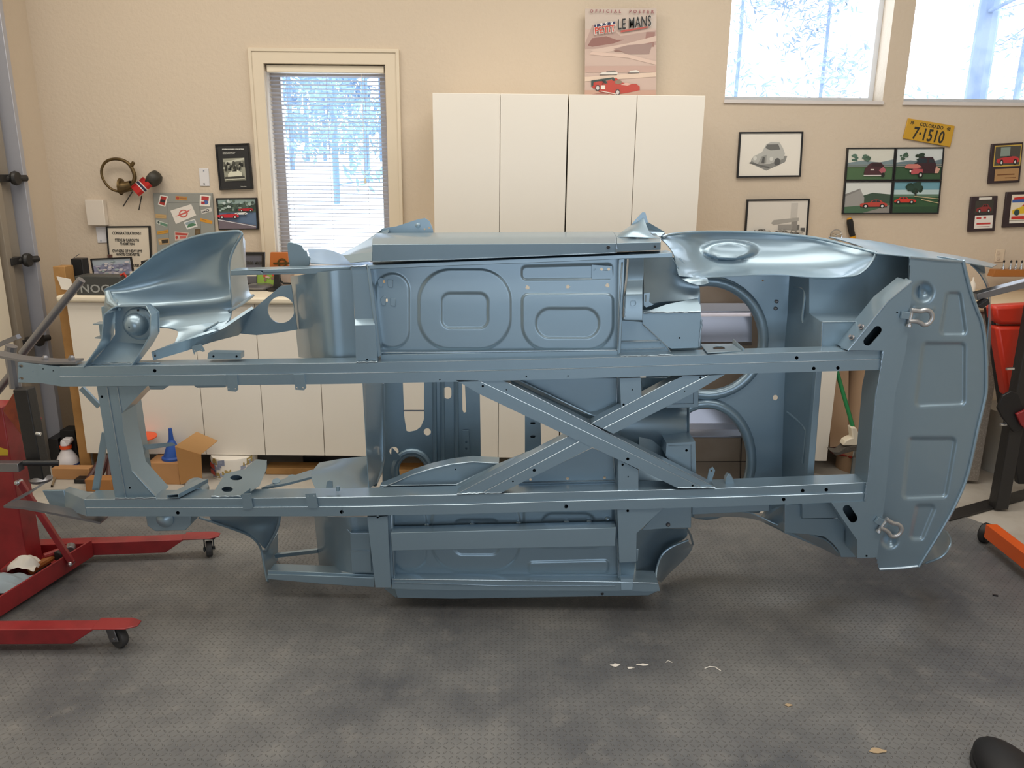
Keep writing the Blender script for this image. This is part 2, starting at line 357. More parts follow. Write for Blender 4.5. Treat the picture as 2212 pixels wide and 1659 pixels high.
# ---- outside: snowy yard and pines
def gz(Y): return -.5 + (min(Y, 24) - 5.25) * .13
struct(MB().grid([[V((x, Y, gz(Y))) for x in (-40, 0, 50)] for Y in (5.25, 10, 16, 24, 90)]).build('ground_outside', mat('snowy_ground', 'dfe4ec', .9, var=(.25, 'c9d0dd', .45, .6)), solid=.05))
BARK = mat('pine_bark', '6a7a94', .9, var=(5, '7d8aa4', .4, .6)); DNEEDLE = mat('bluish_pine_needles', '8099b2', .9); DBARK = mat('bluish_pine_bark', '6d86a6', .9); NEEDLE = mat('pine_needles', '8493a4', .9)  # bluer bark and needles for the pines behind the blind
def pine(px, Y, wpx, h, nb, label, zb=1.0, spread=1.4, seed=1, size=.12, dens=26, mb=None, mn=None, wid=.22):
    rnd = random.Random(seed)
    b = P(px, 300, Y); b = V((b.x, Y, gz(Y) - .05)); r = wpx / FPX * Y / 2
    t = empty('pine_tree', b); tag(t, label, 'tree', 'pine trees outside the windows')
    MB().tube([b, b + V((.03, 0, (h - b.z) * .4)), V((b.x, b.y, h))], [r * 1.15, r, r * .3], 10).build('trunk', mb or BARK, t)
    br_ = MB(); nd = MB()
    for i in range(nb):
        z = zb + (h - zb) * (i / nb); L = spread * (1.05 - .75 * i / nb) * rnd.uniform(.6, 1.1); a = rnd.uniform(0, 6.28)
        d = V((math.cos(a), math.sin(a), rnd.uniform(-.25, .25))); p0 = V((b.x, b.y, z))
        mid = p0 + d * L * .5 + V((0, 0, -.06)); end = p0 + d * L
        br_.tube([p0, mid, end], [r * .22, r * .16, r * .07], 5)
        for k in range(int(dens * min(1, .35 + 1.6 * i / nb))):
            f = rnd.uniform(.3, 1.05); c = p0.lerp(end, f) + V((rnd.gauss(0, .09), rnd.gauss(0, .09), rnd.gauss(0, .08))) * spread
            q = V((rnd.gauss(0, 1), rnd.gauss(0, 1), rnd.gauss(0, 1))).normalized() * size * rnd.uniform(.5, 1.2); w_ = q.orthogonal().normalized() * size * wid
            nd.add([c - q, c + w_, c + q, c - w_], [(0, 1, 2, 3)])
    br_.build('branches', mb or BARK, t, merge=0); nd.build('needles', mn or NEEDLE, t, merge=0)
    return t
pine(1760, 15, 7, 9, 34, 'slim pine with thin branches seen through the left high window', 2.0, 2.1, 3, .11, 110)
pine(1580, 20, 8, 9, 10, 'bare thin trunk at the left edge of the left high window', 4, 1.0, 4, .14, 20)
pine(2088, 8, 40, 8, 8, 'thick pine trunk seen through the right high window', 3.2, 1.4, 5, .08, 50)
pine(2178, 14, 12, 9, 18, 'slimmer pine trunk right of the thick one in the right high window', 2.2, 1.7, 6, .1, 90)
lab = ('leftmost thin pine behind the blind', 'second pine from the left behind the blind', 'third pine from the left behind the blind', 'thick trunked pine left of centre behind the blind', 'distant pine at the centre behind the blind', 'near pine right of centre behind the blind', 'rightmost pine behind the blind', 'far pine at the left window edge behind the blind')
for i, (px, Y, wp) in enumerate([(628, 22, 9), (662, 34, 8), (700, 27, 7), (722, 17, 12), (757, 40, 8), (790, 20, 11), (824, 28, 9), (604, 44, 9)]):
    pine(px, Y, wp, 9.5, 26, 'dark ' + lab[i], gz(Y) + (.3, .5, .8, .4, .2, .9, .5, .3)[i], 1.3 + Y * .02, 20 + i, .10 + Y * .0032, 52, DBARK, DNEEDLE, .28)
# ---- garage door track on the left wall
tr = empty('door_track', (XL + .03, 4.4, 0)); tag(tr, 'vertical galvanised garage door track with rollers on the left wall', 'door track')
tx = XL + .06
def vert(px, py): q = PXX(px, py, tx); return q.y
y1 = vert(78, 600); y0 = vert(30, 600)
GALV = mat('galvanised_steel', 'b4b6c0', .42, .35, bump=(40, .06, 3))
MB().box((XL + .002, y1 - .03, .0), (XL + .09, y1 + .005, 3.2)).build('outer_rail', GALV, tr, bevel=.002)
MB().box((XL + .002, y0 - .02, .0), (XL + .02, y1 - .05, 3.2)).box((XL + .02, y0 - .02, 0), (XL + .05, y0 + .03, 3.2)).build('guide_channel', mat('worn_steel', '9c9284', .5, .25), tr, bevel=.002)
for zz in (PXX(20, 385, tx).z, PXX(32, 565, tx).z, PXX(46, 745, tx).z):
    rl = MB().cyl((XL + .03, y1 - .16, zz), (XL + .10, y1 - .02, zz), .018, 12); rl.lathe((XL + .08, y1 - .09, zz), (1, 0, 0), [(.035, -.015), (.04, 0), (.035, .015)], 16)
    rl.box((XL + .02, y1 - .2, zz - .02), (XL + .06, y1 - .1, zz + .02))
    rl.build('roller', DARKSTEEL, tr, bevel=.002)
MB().box((XL + .002, -2.5, .02), (XL + .04, y0 - .06, 2.6)).build('door_1', CREAM)['kind'] = 'structure'
# ------------------------------------------------------------------ cabinets along the back wall
YC = 4.37
zt = P(500, 641, YC).z; zd = P(500, 656, YC).z; zb = P(560, 983, YC).z
zTop = P(1225, 203, YC).z
DGAP = .0018
def cabinet(name, label, cat, x0, x1, z0, z1, nd=2, y0=YC, y1=YW - .012, group=None):
    e = empty(name, ((x0 + x1) / 2, (y0 + y1) / 2, 0)); tag(e, label, cat, group)
    b = MB().box((x0 + .002, y0 + .02, z0), (x1 - .002, y1, z1)); b.box((x0 + .01, y0 + .36, 0), (x1 - .01, y1, z0))
    b.build('carcass', WHITE, e)
    w = (x1 - x0) / nd
    for i in range(nd):
        MB().box((x0 + i * w + DGAP, y0, z0), (x0 + (i + 1) * w - DGAP, y0 + .0185, z1 - .002)).build('cabinet_door', WHITE, e, bevel=.0015)
    return e
bx = [P(163, 800, YC).x] + [P(p, 900, YC).x for p in (438, 697)] + [P(944, 980, YC).x]
cabinet('base_cabinet', 'white two door base cabinet at the left end beside the wooden post', 'cabinet', bx[0], bx[1], zb, zd, 2, group='white base cabinets')
cabinet('base_cabinet', 'white two door base cabinet second from the left end behind the front crossmember', 'cabinet', bx[1], bx[2], zb, zd, 2, group='white base cabinets')
cabinet('base_cabinet', 'white two door base cabinet directly left of the tall cabinets', 'cabinet', bx[2], bx[3] - .004, zb, zd, 2, group='white base cabinets')
tx0 = bx[3]; tw_ = P(1225, 205, YC).x - P(932, 205, YC).x; txm = P(1226, 300, YC).x; tx1 = P(1518, 300, YC).x
cabinet('tall_cabinet', 'left tall white two door cabinet beside the blind window', 'cabinet', P(935, 300, YC).x, txm - .002, zb, zTop, 2, group='tall white cabinets')
cabinet('tall_cabinet', 'right tall white two door cabinet with the race poster on top', 'cabinet', txm + .002, tx1, zb, zTop, 2, group='tall white cabinets')
cabinet('base_cabinet', 'white two door base cabinet right of the tall cabinets behind the rear axle arches', 'cabinet', tx1 + .004, P(1799, 890, YC).x, zb, zd, 2, group='white base cabinets')
cabinet('base_cabinet', 'grey speckled base cabinet on the right behind the car tail', 'cabinet', P(1962, 900, YC).x, P(2138, 900, YC).x, .02, zd, 1)
gc = [o for o in C.objects if o.name.startswith('base_cabinet') and 'grey speckled' in o['label']][0]
for ch in gc.children: 
    ch.data.materials.clear(); ch.data.materials.append(SPECK)
WTL = bx[0] - .04
wt = tag(MB().box((WTL, YC - .03, zd + .002), (P(935, 300, YC).x - .004, YW - .001, zt)).build('worktop', CREAM, bevel=.012), 'cream worktop over the base cabinets on the left', 'worktop')
wt2 = tag(MB().box((tx1 + .006, YC - .03, zd + .002), (XR - .01, YW - .001, zt)).build('worktop', mat('tan_laminate', 'cdb99c', .5), bevel=.012), 'tan worktop running right from the tall cabinets under the plaques', 'worktop')
# ------------------------------------------------------------------ framed pictures
def lerp2(q, u, v):
    a = [q[3][i] + (q[2][i] - q[3][i]) * u for i in (0, 1)]; b = [q[0][i] + (q[1][i] - q[0][i]) * u for i in (0, 1)]
    return (a[0] + (b[0] - a[0]) * v, a[1] + (b[1] - a[1]) * v)
def artmesh(quad, art, Y, parent, name='print', Yto=None):
    """art = [(hex, [(u, v)...])...], v up, laid over one another; quad = pixel corners TL TR BR BL"""
    cols = []; b = MB()
    q3 = [P(x, y, Y) for x, y in quad]
    for k, (h, pts) in enumerate(art):
        if h not in cols: cols.append(h)
        b.m(cols.index(h)); loop = []
        for u, v in pts:
            top = q3[0].lerp(q3[1], u); bot = q3[3].lerp(q3[2], u); loop.append(bot.lerp(top, v) + V((0, -.00025 * k, 0)))
        b.extr(loop, (0, .0002, 0))
    return b.build(name, [ink(h) for h in cols], parent, merge=0)
FULL = [(0, 0), (1, 0), (1, 1), (0, 1)]
def rct(a, b, c, d): return [(a, b), (c, b), (c, d), (a, d)]
def el(cx, cy, rx, ry=None, n=14): return circ(cx, cy, rx, ry, n)
def frame(name, label, cat, quad, fw, art, mt=None, depth=.02, Y=YW, group=None, fcol=None):
    q3 = [P(x, y, Y - depth) for x, y in quad]; c = sum(q3, V()) / 4
    e = empty(name, (c.x, Y, min(p.z for p in q3))); tag(e, label, cat, group)
    wpx = max(abs(quad[1][0] - quad[0][0]), 1); hpx = abs(quad[3][1] - quad[0][1]); a = fw / wpx; b_ = fw / hpx
    inn = [lerp2(quad, a, 1 - b_), lerp2(quad, 1 - a, 1 - b_), lerp2(quad, 1 - a, b_), lerp2(quad, a, b_)]
    MB().extr(q3, (0, depth - .001, 0), [[P(x, y, Y - depth) for x, y in inn]]).build('frame', fcol or BLACK, e, bevel=.0015)
    artmesh(inn, art, Y - depth + .006, e)
    return e, inn
def coupe(cx, cy, s, body, dark, flip=1, wheel='d8d8d8'):
    """a rounded forties coupe, three quarter side"""
    f = lambda pts: [(cx + flip * x * s, cy + y * s) for x, y in pts]
    return [('2a2a2a', f([(-1.0, -.32), (1.0, -.32), (.95, -.18), (-.95, -.18)])),
            (body, f([(-1, -.2), (-1.02, 0), (-.9, .12), (-.55, .18), (-.3, .22), (-.12, .46), (.15, .52), (.45, .46), (.7, .2), (.95, .08), (1.0, -.15), (.9, -.25), (-.9, -.25)])),
            (dark, f([(-.2, .24), (-.06, .42), (.12, .46), (.13, .24)])), (dark, f([(.18, .24), (.18, .46), (.38, .42), (.52, .24)])),
            ('1d1d1d', f(circ(-.6, -.2, .2, .24))), ('1d1d1d', f(circ(.62, -.2, .2, .24))), (wheel, f(circ(-.6, -.2, .1, .13))), (wheel, f(circ(.62, -.2, .1, .13)))]
def roadster(cx, cy, s, body, flip=1):
    f = lambda pts: [(cx + flip * x * s, cy + y * s) for x, y in pts]
    return [(body, f([(-1, -.15), (-.95, .05), (-.4, .12), (-.1, .14), (.3, .18), (.7, .16), (1, .0), (1, -.2), (.8, -.28), (-.8, -.28)])),
            ('2b2b30', f([(-.15, .13), (-.1, .22), (.3, .22), (.35, .17)])), ('1d1d1d', f(circ(-.55, -.22, .17, .22))), ('1d1d1d', f(circ(.65, -.22, .17, .22))),
            ('d8d8d8', f(circ(-.55, -.22, .08, .11))), ('d8d8d8', f(circ(.65, -.22, .08, .11)))]
def blobs(n, box, cols, r, seed=1):
    rd = random.Random(seed); x0, y0, x1, y1 = box
    return [(rd.choice(cols), circ(rd.uniform(x0, x1), rd.uniform(y0, y1), r * rd.uniform(.5, 1.2), r * rd.uniform(.5, 1.2), 7, rd.uniform(0, 90), 450)) for _ in range(n)]
# black framed race poster
art = [('262628', FULL), ('9d9d8e', rct(.16, .17, .86, .70)), ('6a6a60', rct(.16, .48, .86, .62)), ('c9c9ba', [(.2, .62), (.86, .70), (.86, .66), (.3, .58)])]
art += blobs(40, (.18, .42, .84, .6), ['2b2b28', '4a4a44', 'b8b8aa', '1e1e1c'], .035, 2) + [('d6d6c4', [(.3, .33), (.4, .40), (.62, .42), (.76, .36), (.76, .28), (.3, .27)]), ('1c1c1a', [(.42, .39), (.5, .415), (.6, .42), (.6, .39)]), ('3a3a36', rct(.2, .2, .84, .27)), ('d0d0c0', rct(.2, .205, .84, .22))]
fr, inn = frame('framed_poster', 'black framed poster with a black and white race car photo left of the window', 'picture', [(464, 312), (537, 309), (546, 408), (474, 411)], 3.2, art, depth=.022)
yy = YW - .022 + .002; pw = mat('white_print', 'e6e6e0', .5)
text('ROGER GOODHEW COLLECTION', P(480, 323.5, yy), .0085, pw, fr, R(1), bold=.0003); text('Grand Prix Of Watkins Glen', P(481, 330, yy), .0065, pw, fr, R(1)); text('Saturday October 11, 1952', P(481, 333, yy), .0065, pw, fr, R(1))
text('Racing archive', P(520, 403.5, yy), .006, pw, fr, R(1))
# colour photo of two red cars
art = [('5d7391', FULL), ('8ea3a0', rct(0, .55, 1, 1)), ('4f6156', rct(0, .55, 1, .85))] + blobs(46, (.02, .58, .98, .95), ['5c6e62', '9fb3ad', '3d4c46', 'c3d0d0'], .05, 5)
art += [('6f6570', [(0, .0), (1, 0), (1, .1), (0, .33)]), ('d9dbe2', [(0, .30), (1, .05), (1, .07), (0, .325)])] + roadster(.75, .66, .2, 'b02430') + roadster(.62, .53, .17, 'e0e0e0') + roadster(.27, .46, .29, 'c22a35')
frame('framed_photo', 'black framed colour photo of red and white sports cars below the race poster', 'picture', [(466, 428), (554, 427), (558, 496), (472, 497)], 3, art)
# pencil drawing of a coupe
art = [('e9e4da', FULL), ('8c8c88', [(.18, .3), (.45, .12), (.75, .32), (.78, .46), (.5, .5), (.2, .42)]), ('b9b9b4', [(.2, .36), (.22, .46), (.36, .56), (.42, .74), (.5, .8), (.64, .79), (.70, .66), (.74, .52), (.72, .4), (.5, .28), (.3, .27)]),
       ('6f6f6c', [(.41, .66), (.44, .74), (.62, .745), (.66, .62), (.5, .6)]), ('9a9a96', [(.3, .28), (.36, .46), (.44, .5), (.44, .3)]), ('5d5d5b', [(.36, .3), (.375, .44), (.41, .45), (.41, .29)]), ('d8d8d2', circ(.25, .42, .03, .05)), ('d8d8d2', circ(.52, .4, .03, .05)), ('6b6b68', [(.16, .3), (.5, .18), (.5, .21), (.17, .33)]), ('5b5b5a', circ(.62, .33, .05, .09))]
frame('framed_drawing', 'black framed pencil drawing of a single old coupe under the left high window', 'picture', [(1598, 285), (1736, 284), (1730, 382), (1592, 384)], 3.5, art)
art = [('ddd8d0', FULL), ('bdb9b3', rct(.02, .05, .98, .22)), ('8f8c88', rct(.74, .3, .84, .6)), ('a8a5a0', [(.4, .56), (.44, .52), (.86, .60), (.86, .66), (.44, .62)]), ('6f6d6a', rct(.84, .33, .88, .52)), ('9e9b97', rct(.52, .42, .76, .53)), ('c7c3bd', rct(.72, .66, .83, .95)), ('5f5d5b', rct(.90, .38, .97, .46))]
art += blobs(36, (.03, .2, .5, .42), ['8e8b86', '6f6c69', 'b5b1ab'], .035, 8) + blobs(26, (.5, .28, .95, .42), ['95928d', 'c4c0b8', '77746f'], .03, 9) + coupe(.2, .38, .14, '9a9792', '55534f') + coupe(.6, .36, .12, 'a5a29c', '5d5b57')
frame('framed_drawing', 'black framed drawing of an old filling station partly hidden by the wheel arch', 'picture', [(1614, 431), (1750, 429), (1742, 545), (1606, 547)], 3.5, art)
# four photos
q = [(1831, 319), (2041, 318), (2028, 462), (1820, 463)]
def sub(u0, u1, v0, v1): return [lerp2(q, u0, v1), lerp2(q, u1, v1), lerp2(q, u1, v0), lerp2(q, u0, v0)]
def field(sky, grass, hill): return [(sky, FULL), (hill, [(0, .55), (.3, .62), (.7, .56), (1, .66), (1, .4), (0, .4)]), (grass, rct(0, 0, 1, .42))]
fence = [('b8a68a', rct(0, .47, 1, .485)), ('b8a68a', rct(0, .41, 1, .425))]
a1 = field('d6d6cc', '4d6b4a', '7d8f94') + blobs(9, (.03, .62, .2, .8), ['4c6a5c', '5c7a6a'], .05, 3) + blobs(8, (.33, .6, .45, .78), ['44604f', '52705f'], .05, 4) + fence + [('4a2a30', [(.36, .2), (.38, .35), (.46, .5), (.53, .56), (.72, .56), (.79, .44), (.82, .3), (.8, .15), (.4, .12)]), ('352024', [(.5, .43), (.54, .53), (.72, .53), (.77, .42)]), ('b1606a', [(.68, .3), (.78, .42), (.84, .3), (.78, .16)]), ('d8d0d0', rct(.36, .12, .76, .15)), ('e0d8d0', rct(.5, .3, .58, .34)), ('1d1d1d', circ(.78, .15, .04, .08))]
a2 = field('cfd6d6', '35553a', '6f8288') + blobs(9, (.06, .62, .24, .86), ['3d5a4a', '4a6655'], .05, 5) + blobs(9, (.42, .64, .6, .86), ['25382c', '2f4535'], .06, 6) + fence + [('3a2028', [(.3, .2), (.32, .45), (.44, .56), (.52, .72), (.78, .72), (.86, .5), (.9, .2)]), ('c77a70', [(.18, .42), (.25, .5), (.46, .5), (.56, .4), (.4, .34), (.2, .36)]), ('20303a', [(.42, .52), (.48, .68), (.64, .69), (.66, .54)]), ('2a3038', [(.7, .54), (.7, .68), (.78, .67), (.83, .54)]), ('b8555a', [(.32, .28), (.4, .36), (.58, .33), (.58, .2), (.34, .16)]), ('e8e0d8', circ(.31, .27, .02, .04)), ('1d1d1d', circ(.54, .14, .055, .1)), ('d8d8d8', circ(.54, .14, .025, .05)), ('d0a090', [(.86, .42), (.95, .34), (.92, .2), (.84, .2)])]
a3 = [('d5dad8', FULL), ('3c5244', [(.35, .55), (.6, .66), (1, .6), (1, .3), (.35, .3)]), ('4a6a52', rct(0, 0, 1, .32)), ('9b9a98', [(0, .58), (.32, .78), (.42, .5), (.42, .25), (0, .2)]), ('858482', [(0, .62), (.32, .8), (.3, .74), (0, .54)]), ('8d8a86', [(.4, 0), (1, 0), (1, .26), (.7, .12)])] + coupe(.64, .28, .3, 'b8473c', '3a3c40')
a4 = [('6d9fb0', FULL), ('b7cdd0', rct(0, .6, 1, .75)), ('5d7a68', rct(0, .5, 1, .6)), ('33573a', rct(0, 0, 1, .52)), ('2b4a34', rct(0, 0, 1, .2))] + blobs(16, (.32, .66, .6, .96), ['1f3a2c', '27443a'], .09, 7) + [('2c2a24', rct(.46, .5, .49, .75)), ('c9b78f', [(.45, .52), (1, .44), (1, .46), (.45, .55)]), ('c9b78f', [(.6, .42), (1, .3), (1, .32), (.6, .45)])] + coupe(.25, .4, .24, 'cf3a2c', '4a2a2a', flip=-1)
for (u0, u1, v0, v1), a_, l_ in (((0, .499, .501, 1), a1, 'top left of four: rear of a maroon coupe'), ((.501, 1, .501, 1), a2, 'top right of four: dark coupe close up by a fence'), ((0, .499, 0, .499), a3, 'bottom left of four: red coupe beside a grey barn'), ((.501, 1, 0, .499), a4, 'bottom right of four: red coupe below a big tree')):
    frame('framed_photo', 'black framed photo, ' + l_, 'picture', sub(u0, u1, v0, v1), 2.8, a_, group='four framed coupe photos under the licence plate')
# licence plate
ql = [(1962, 255), (2063, 272), (2053, 318), (1951, 299)]
pl = empty('licence_plate', P(2007, 300, YW)); tag(pl, 'yellow licence plate hung crooked above the four photos', 'licence plate')
MB().extr([P(x, y, YW - .012) for x, y in ql], (0, .01, 0)).build('plate', mat('plate_yellow', 'c79a2e', .45), pl, bevel=.003)
pk = mat('plate_black', '2b2a22', .5); pa = -math.atan2(P(2063, 272, YW).z - P(1962, 255, YW).z, P(2063, 272, YW).x - P(1962, 255, YW).x) * -1
text('7\u00b71510', P(1969, 298.5, YW - .0125), .096, pk, pl, pa, sx=.70, bold=.002, space=1.04)
text('19', P(1965.5, 267.5, YW - .0125), .026, pk, pl, pa, sx=.9, bold=.0006); text('COLORADO', P(1986.5, 271.5, YW - .0125), .027, pk, pl, pa, sx=.88, bold=.0006, space=1.1); text('40', P(2044, 281, YW - .0125), .026, pk, pl, pa, sx=.9, bold=.0006)
# plaques at the right edge
def plaque(label, quad, art, extra=None):
    q3 = [P(x, y, YW - .018) for x, y in quad]; c = sum(q3, V()) / 4
    e = empty('wall_plaque', (c.x, YW, min(p.z for p in q3))); tag(e, label, 'plaque')
    MB().extr(q3, (0, .017, 0)).build('board', mat('dark_walnut', '33262c', .4), e, bevel=.003)
    artmesh(quad, art, YW - .0185, e)
    return e
BR = 'b08a5e'
plaque('dark wood plaque with a red car photo over a brass plate near the right edge', [(2143, 311), (2211, 307), (2203, 394), (2135, 397)], [('c8a94e', rct(.1, .42, .96, .95)), ('4c4a44', rct(.13, .45, .93, .92)), ('8a9a92', rct(.3, .68, .6, .9))] + roadster(.55, .6, .36, 'c2393c') + [(BR, rct(.17, .06, .93, .36)), ('7a5030', rct(.25, .2, .8, .23)), ('7a5030', rct(.5, .12, .85, .14))])
plaque('small dark plaque with a dark red car photo over a white card', [(2098, 425), (2156, 423), (2149, 499), (2091, 501)], [('e0dcd4', rct(.3, .9, .78, .97)), ('3c3a34', rct(.18, .5, .86, .88))] + coupe(.52, .64, .28, '8a3030', '2a2022') + [('e8e2dc', rct(.2, .09, .88, .46)), ('c23a3a', rct(.26, .36, .44, .41)), ('c23a3a', rct(.52, .37, .62, .42)), ('c23a3a', rct(.28, .2, .8, .25)), ('9a7070', rct(.3, .13, .78, .145))])
plaque('dark framed car show poster with a yellow car cut by the right edge', [(2175, 415), (2262, 412), (2255, 489), (2166, 492)], [('e6dcc8', rct(.14, .2, .9, .92)), ('3d62a8', [(.16, .78), (.88, .86), (.88, .7), (.16, .7)]), ('c83028', [(.2, .84), (.86, .9), (.86, .8), (.2, .78)]), ('e0bc2c', [(.18, .48), (.5, .62), (.88, .6), (.88, .4), (.2, .38)]), ('c83028', [(.4, .6), (.55, .7), (.88, .68), (.88, .6)]), ('2d4a4a', circ(.3, .42, .07, .09)), ('c83028', rct(.18, .23, .88, .31)), ('e8e4dc', rct(.14, .12, .9, .19))])
# race poster on the tall cabinet
qp = [(1264, 19), (1418, 17), (1417, 214), (1263, 214)]; YP = YW - .06
pe = empty('race_poster', P(1340, 213, YP)); tag(pe, 'tall pinkish race poster with a red racing car standing on the right tall cabinet', 'poster')
art = [('c6b0a6', FULL), ('c6b8ae', rct(0, .78, 1, 1)), ('b39a92', [(0, .62), (.1, .82), (.3, .84), (.5, .7), (1, .76), (1, .6), (0, .56)]), ('8f6660', [(.04, .6), (.1, .68), (.3, .7), (.44, .66), (.55, .66), (.4, .62), (.1, .585)]), ('9d7872', [(.83, .58), (.86, .74), (.98, .74), (.97, .58)]), ('cfb9ae', [(.06, .55), (.6, .62), (1, .7), (1, .64), (.6, .58), (.2, .5)]), ('9d8580', [(.4, .56), (.6, .6), (.95, .62), (.9, .5), (.6, .5)]), ('8a6a62', [(.4, .54), (.45, .55), (.55, .525), (.42, .53)]), ('d4bcb0', [(.05, .5), (.6, .46), (1, .38), (1, .42), (.6, .5), (.1, .53)]), ('bfa298', rct(0, .3, 1, .37)), ('d9c4b4', [(0, .25), (1, .3), (1, .25), (0, .2)]), ('c4a090', rct(0, .02, 1, .1)), ('a4786c', [(.02, .04), (.4, .1), (.3, .03)])]
art += [('dcd8d2', [(.2, .275), (.24, .30), (.38, .315), (.46, .30), (.46, .28), (.3, .27)]), ('6a6460', rct(.21, .268, .45, .276)), ('7a7470', [(.3, .31), (.42, .32), (.44, .305), (.3, .3)]), ('dcd8d2', [(.6, .295), (.64, .315), (.72, .325), (.76, .31), (.76, .295)]), ('6a6460', rct(.6, .29, .76, .297))]
art += [('b8483e', [(.14, .14), (.15, .20), (.3, .2), (.38, .22), (.44, .24), (.5, .19), (.62, .17), (.72, .17), (.77, .14), (.77, .10), (.6, .07), (.42, .05), (.2, .08)]), ('b83a30', [(.1, .15), (.14, .2), (.16, .12), (.12, .12)]), ('3b4a48', [(.09, .21), (.4, .245), (.42, .225), (.42, .205), (.39, .205), (.38, .225), (.12, .19), (.12, .15), (.09, .14)]), ('3b4a48', [(.25, .22), (.27, .23), (.32, .18), (.28, .17)]), ('8b7a6a', circ(.47, .19, .05, .025)), ('d8b0a4', [(.5, .16), (.58, .185), (.66, .17), (.6, .15)]), ('e6e0d8', rct(.225, .11, .285, .155)), ('4a4448', circ(.18, .125, .035, .035)), ('cfc8c8', circ(.18, .125, .022, .024)), ('4a4448', circ(.46, .075, .035, .035)), ('cfc8c8', circ(.46, .075, .023, .024)), ('ddd0c6', [(.22, .085), (.44, .05), (.44, .06), (.22, .095)])]
MB().extr([P(x, y, YP) for x, y in qp], (0, .004, 0)).build('board', mat('poster_board', 'b9b2a0', .6), pe)
artmesh(qp, art, YP - .0006, pe)
yp = YP - .012
def pt(t, x, y, s, c, **k): return text(t, P(x, y, yp), s, mat('print_' + c, c, .5), pe, **k)
pt('OFFICIAL  POSTER', 1274, 27.2, .024, '93545a', space=1.93, bold=.0006)
MB().extr([P(x, y, yp + .001) for x, y in [(1284, 53.5), (1329, 46), (1329, 52), (1284, 59)]], (0, .0006, 0)).build('banner', mat('print_26305a', '26305a', .5), pe)
pt('1 9 9 9', 1286, 59.3, .026, 'e8e6e4', ang=R(8.5), sx=1.0, bold=.001, space=1.35)
pt('PETIT', 1284.5, 74, .050, 'eceae6', ang=R(8.5), sx=.98, bold=.0035); text('PETIT', P(1284.8, 73.8, yp - .002), .050, mat('print_c8452f', 'c8452f', .5), pe, ang=R(8.5), sx=.98, bold=.001)
pt('LE MANS', 1334.6, 64.6, .079, 'e8e6e4', ang=R(7), sx=.60, bold=.002, shear=.1, space=1.04); text('LE MANS', P(1334.2, 64.2, yp - .002), .079, mat('print_1c1c1e', '1c1c1e', .5), pe, ang=R(7), sx=.60, bold=.0009, shear=.1, space=1.04)
MB().extr([P(x, y, yp + .001) for x, y in [(1341, 66), (1400, 56.5), (1400, 59.5), (1341, 70)]], (0, .0006, 0)).build('banner', mat('print_b8524a', 'b8524a', .5), pe)
text('7', P(1300, 182, yp), .028, mat('print_2c2c30', '2c2c30', .5), pe, ang=R(-6), bold=.001)
# ------------------------------------------------------------------ things on the left of the back wall
# horn with its bulb
hn = empty('bulb_horn', P(282, 440, YW)); tag(hn, 'old brass bulb horn with coiled tube hanging on the wall', 'horn')
YH = YW - .05
cpx = [(318, 392), (306, 402), (285, 409), (262, 414), (240, 408), (224, 390), (219, 370), (226, 352), (242, 344), (262, 345), (278, 354), (288, 370), (291, 384), (286, 397), (277, 402), (270, 402)]
cc = cr_pts([(x, y, 0) for x, y in cpx], 4); n = len(cc)
MB().tube([P(x, y, YH) for x, y, _ in cc], [.0075 + .013 * max(0, (i / n - .35)) ** 1.3 for i in range(n)], 12).build('coil', BRASS, hn)
MB().tube([P(x, y, YH) for x, y in ((284, 398), (274, 402), (266, 404), (262, 403), (260.5, 403))], [.022, .026, .034, .046, .050], 16, cap=False).build('bell', BRASS, hn, solid=.002)
MB().tube([P(x, y, YH) for x, y in ((283, 360), (289, 350))], .011, 10).build('bracket', BRASS, hn, bevel=.002)
bl0 = P(312, 384, YH); bl1 = P(345, 404, YH)
ax = (P(345, 398, YH) - P(306, 384, YH)).normalized()
MB().tube([P(x, y, YH - .01) for x, y in ((322, 381), (325, 383), (329, 386), (333, 389), (337, 393), (340, 397), (342, 399))], [.036, .052, .055, .054, .048, .034, .012], 18).build('rubber_bulb', LEATHER, hn)
fl = empty('pennant', P(310, 420, YH)); tag(fl, 'small red flag with a white edged blue stripe tied to the bulb horn', 'flag')
q = [(282, 404), (309, 382), (329, 402), (300, 424)]
def uvp(u, v, Y): 
    x, y = lerp2(q, u, v); return P(x, y, Y)
b = MB()
for k, (v0, v1, c) in enumerate([(0, .40, 0), (.40, .46, 1), (.46, .60, 2), (.60, .66, 1), (.66, 1.0, 0)]):
    b.m(c); rows = []
    for j in range(3):
        u_ = v0 + (v1 - v0) * j / 2
        rows.append([uvp(1 - u_ if False else u_, w / 8, YH - .058 - .012 * math.sin(w / 8 * 6)) for w in range(9)])
    b.grid(rows)
FRED = mat('flag_red', 'b3221f', .7); FWH = mat('flag_white', 'dcd6d2', .7); FBL = mat('flag_blue', '28304f', .7)
b.build('cloth', [FRED, FWH, FBL], fl, solid=.002)
for a, c in (((286, 414), (266, 446)), ((306, 423), (300, 454))):
    MB().tube([P(*a, YH - .02), P(*c, YH - .02)], .0035, 6).build('stick', DARKSTEEL, fl)
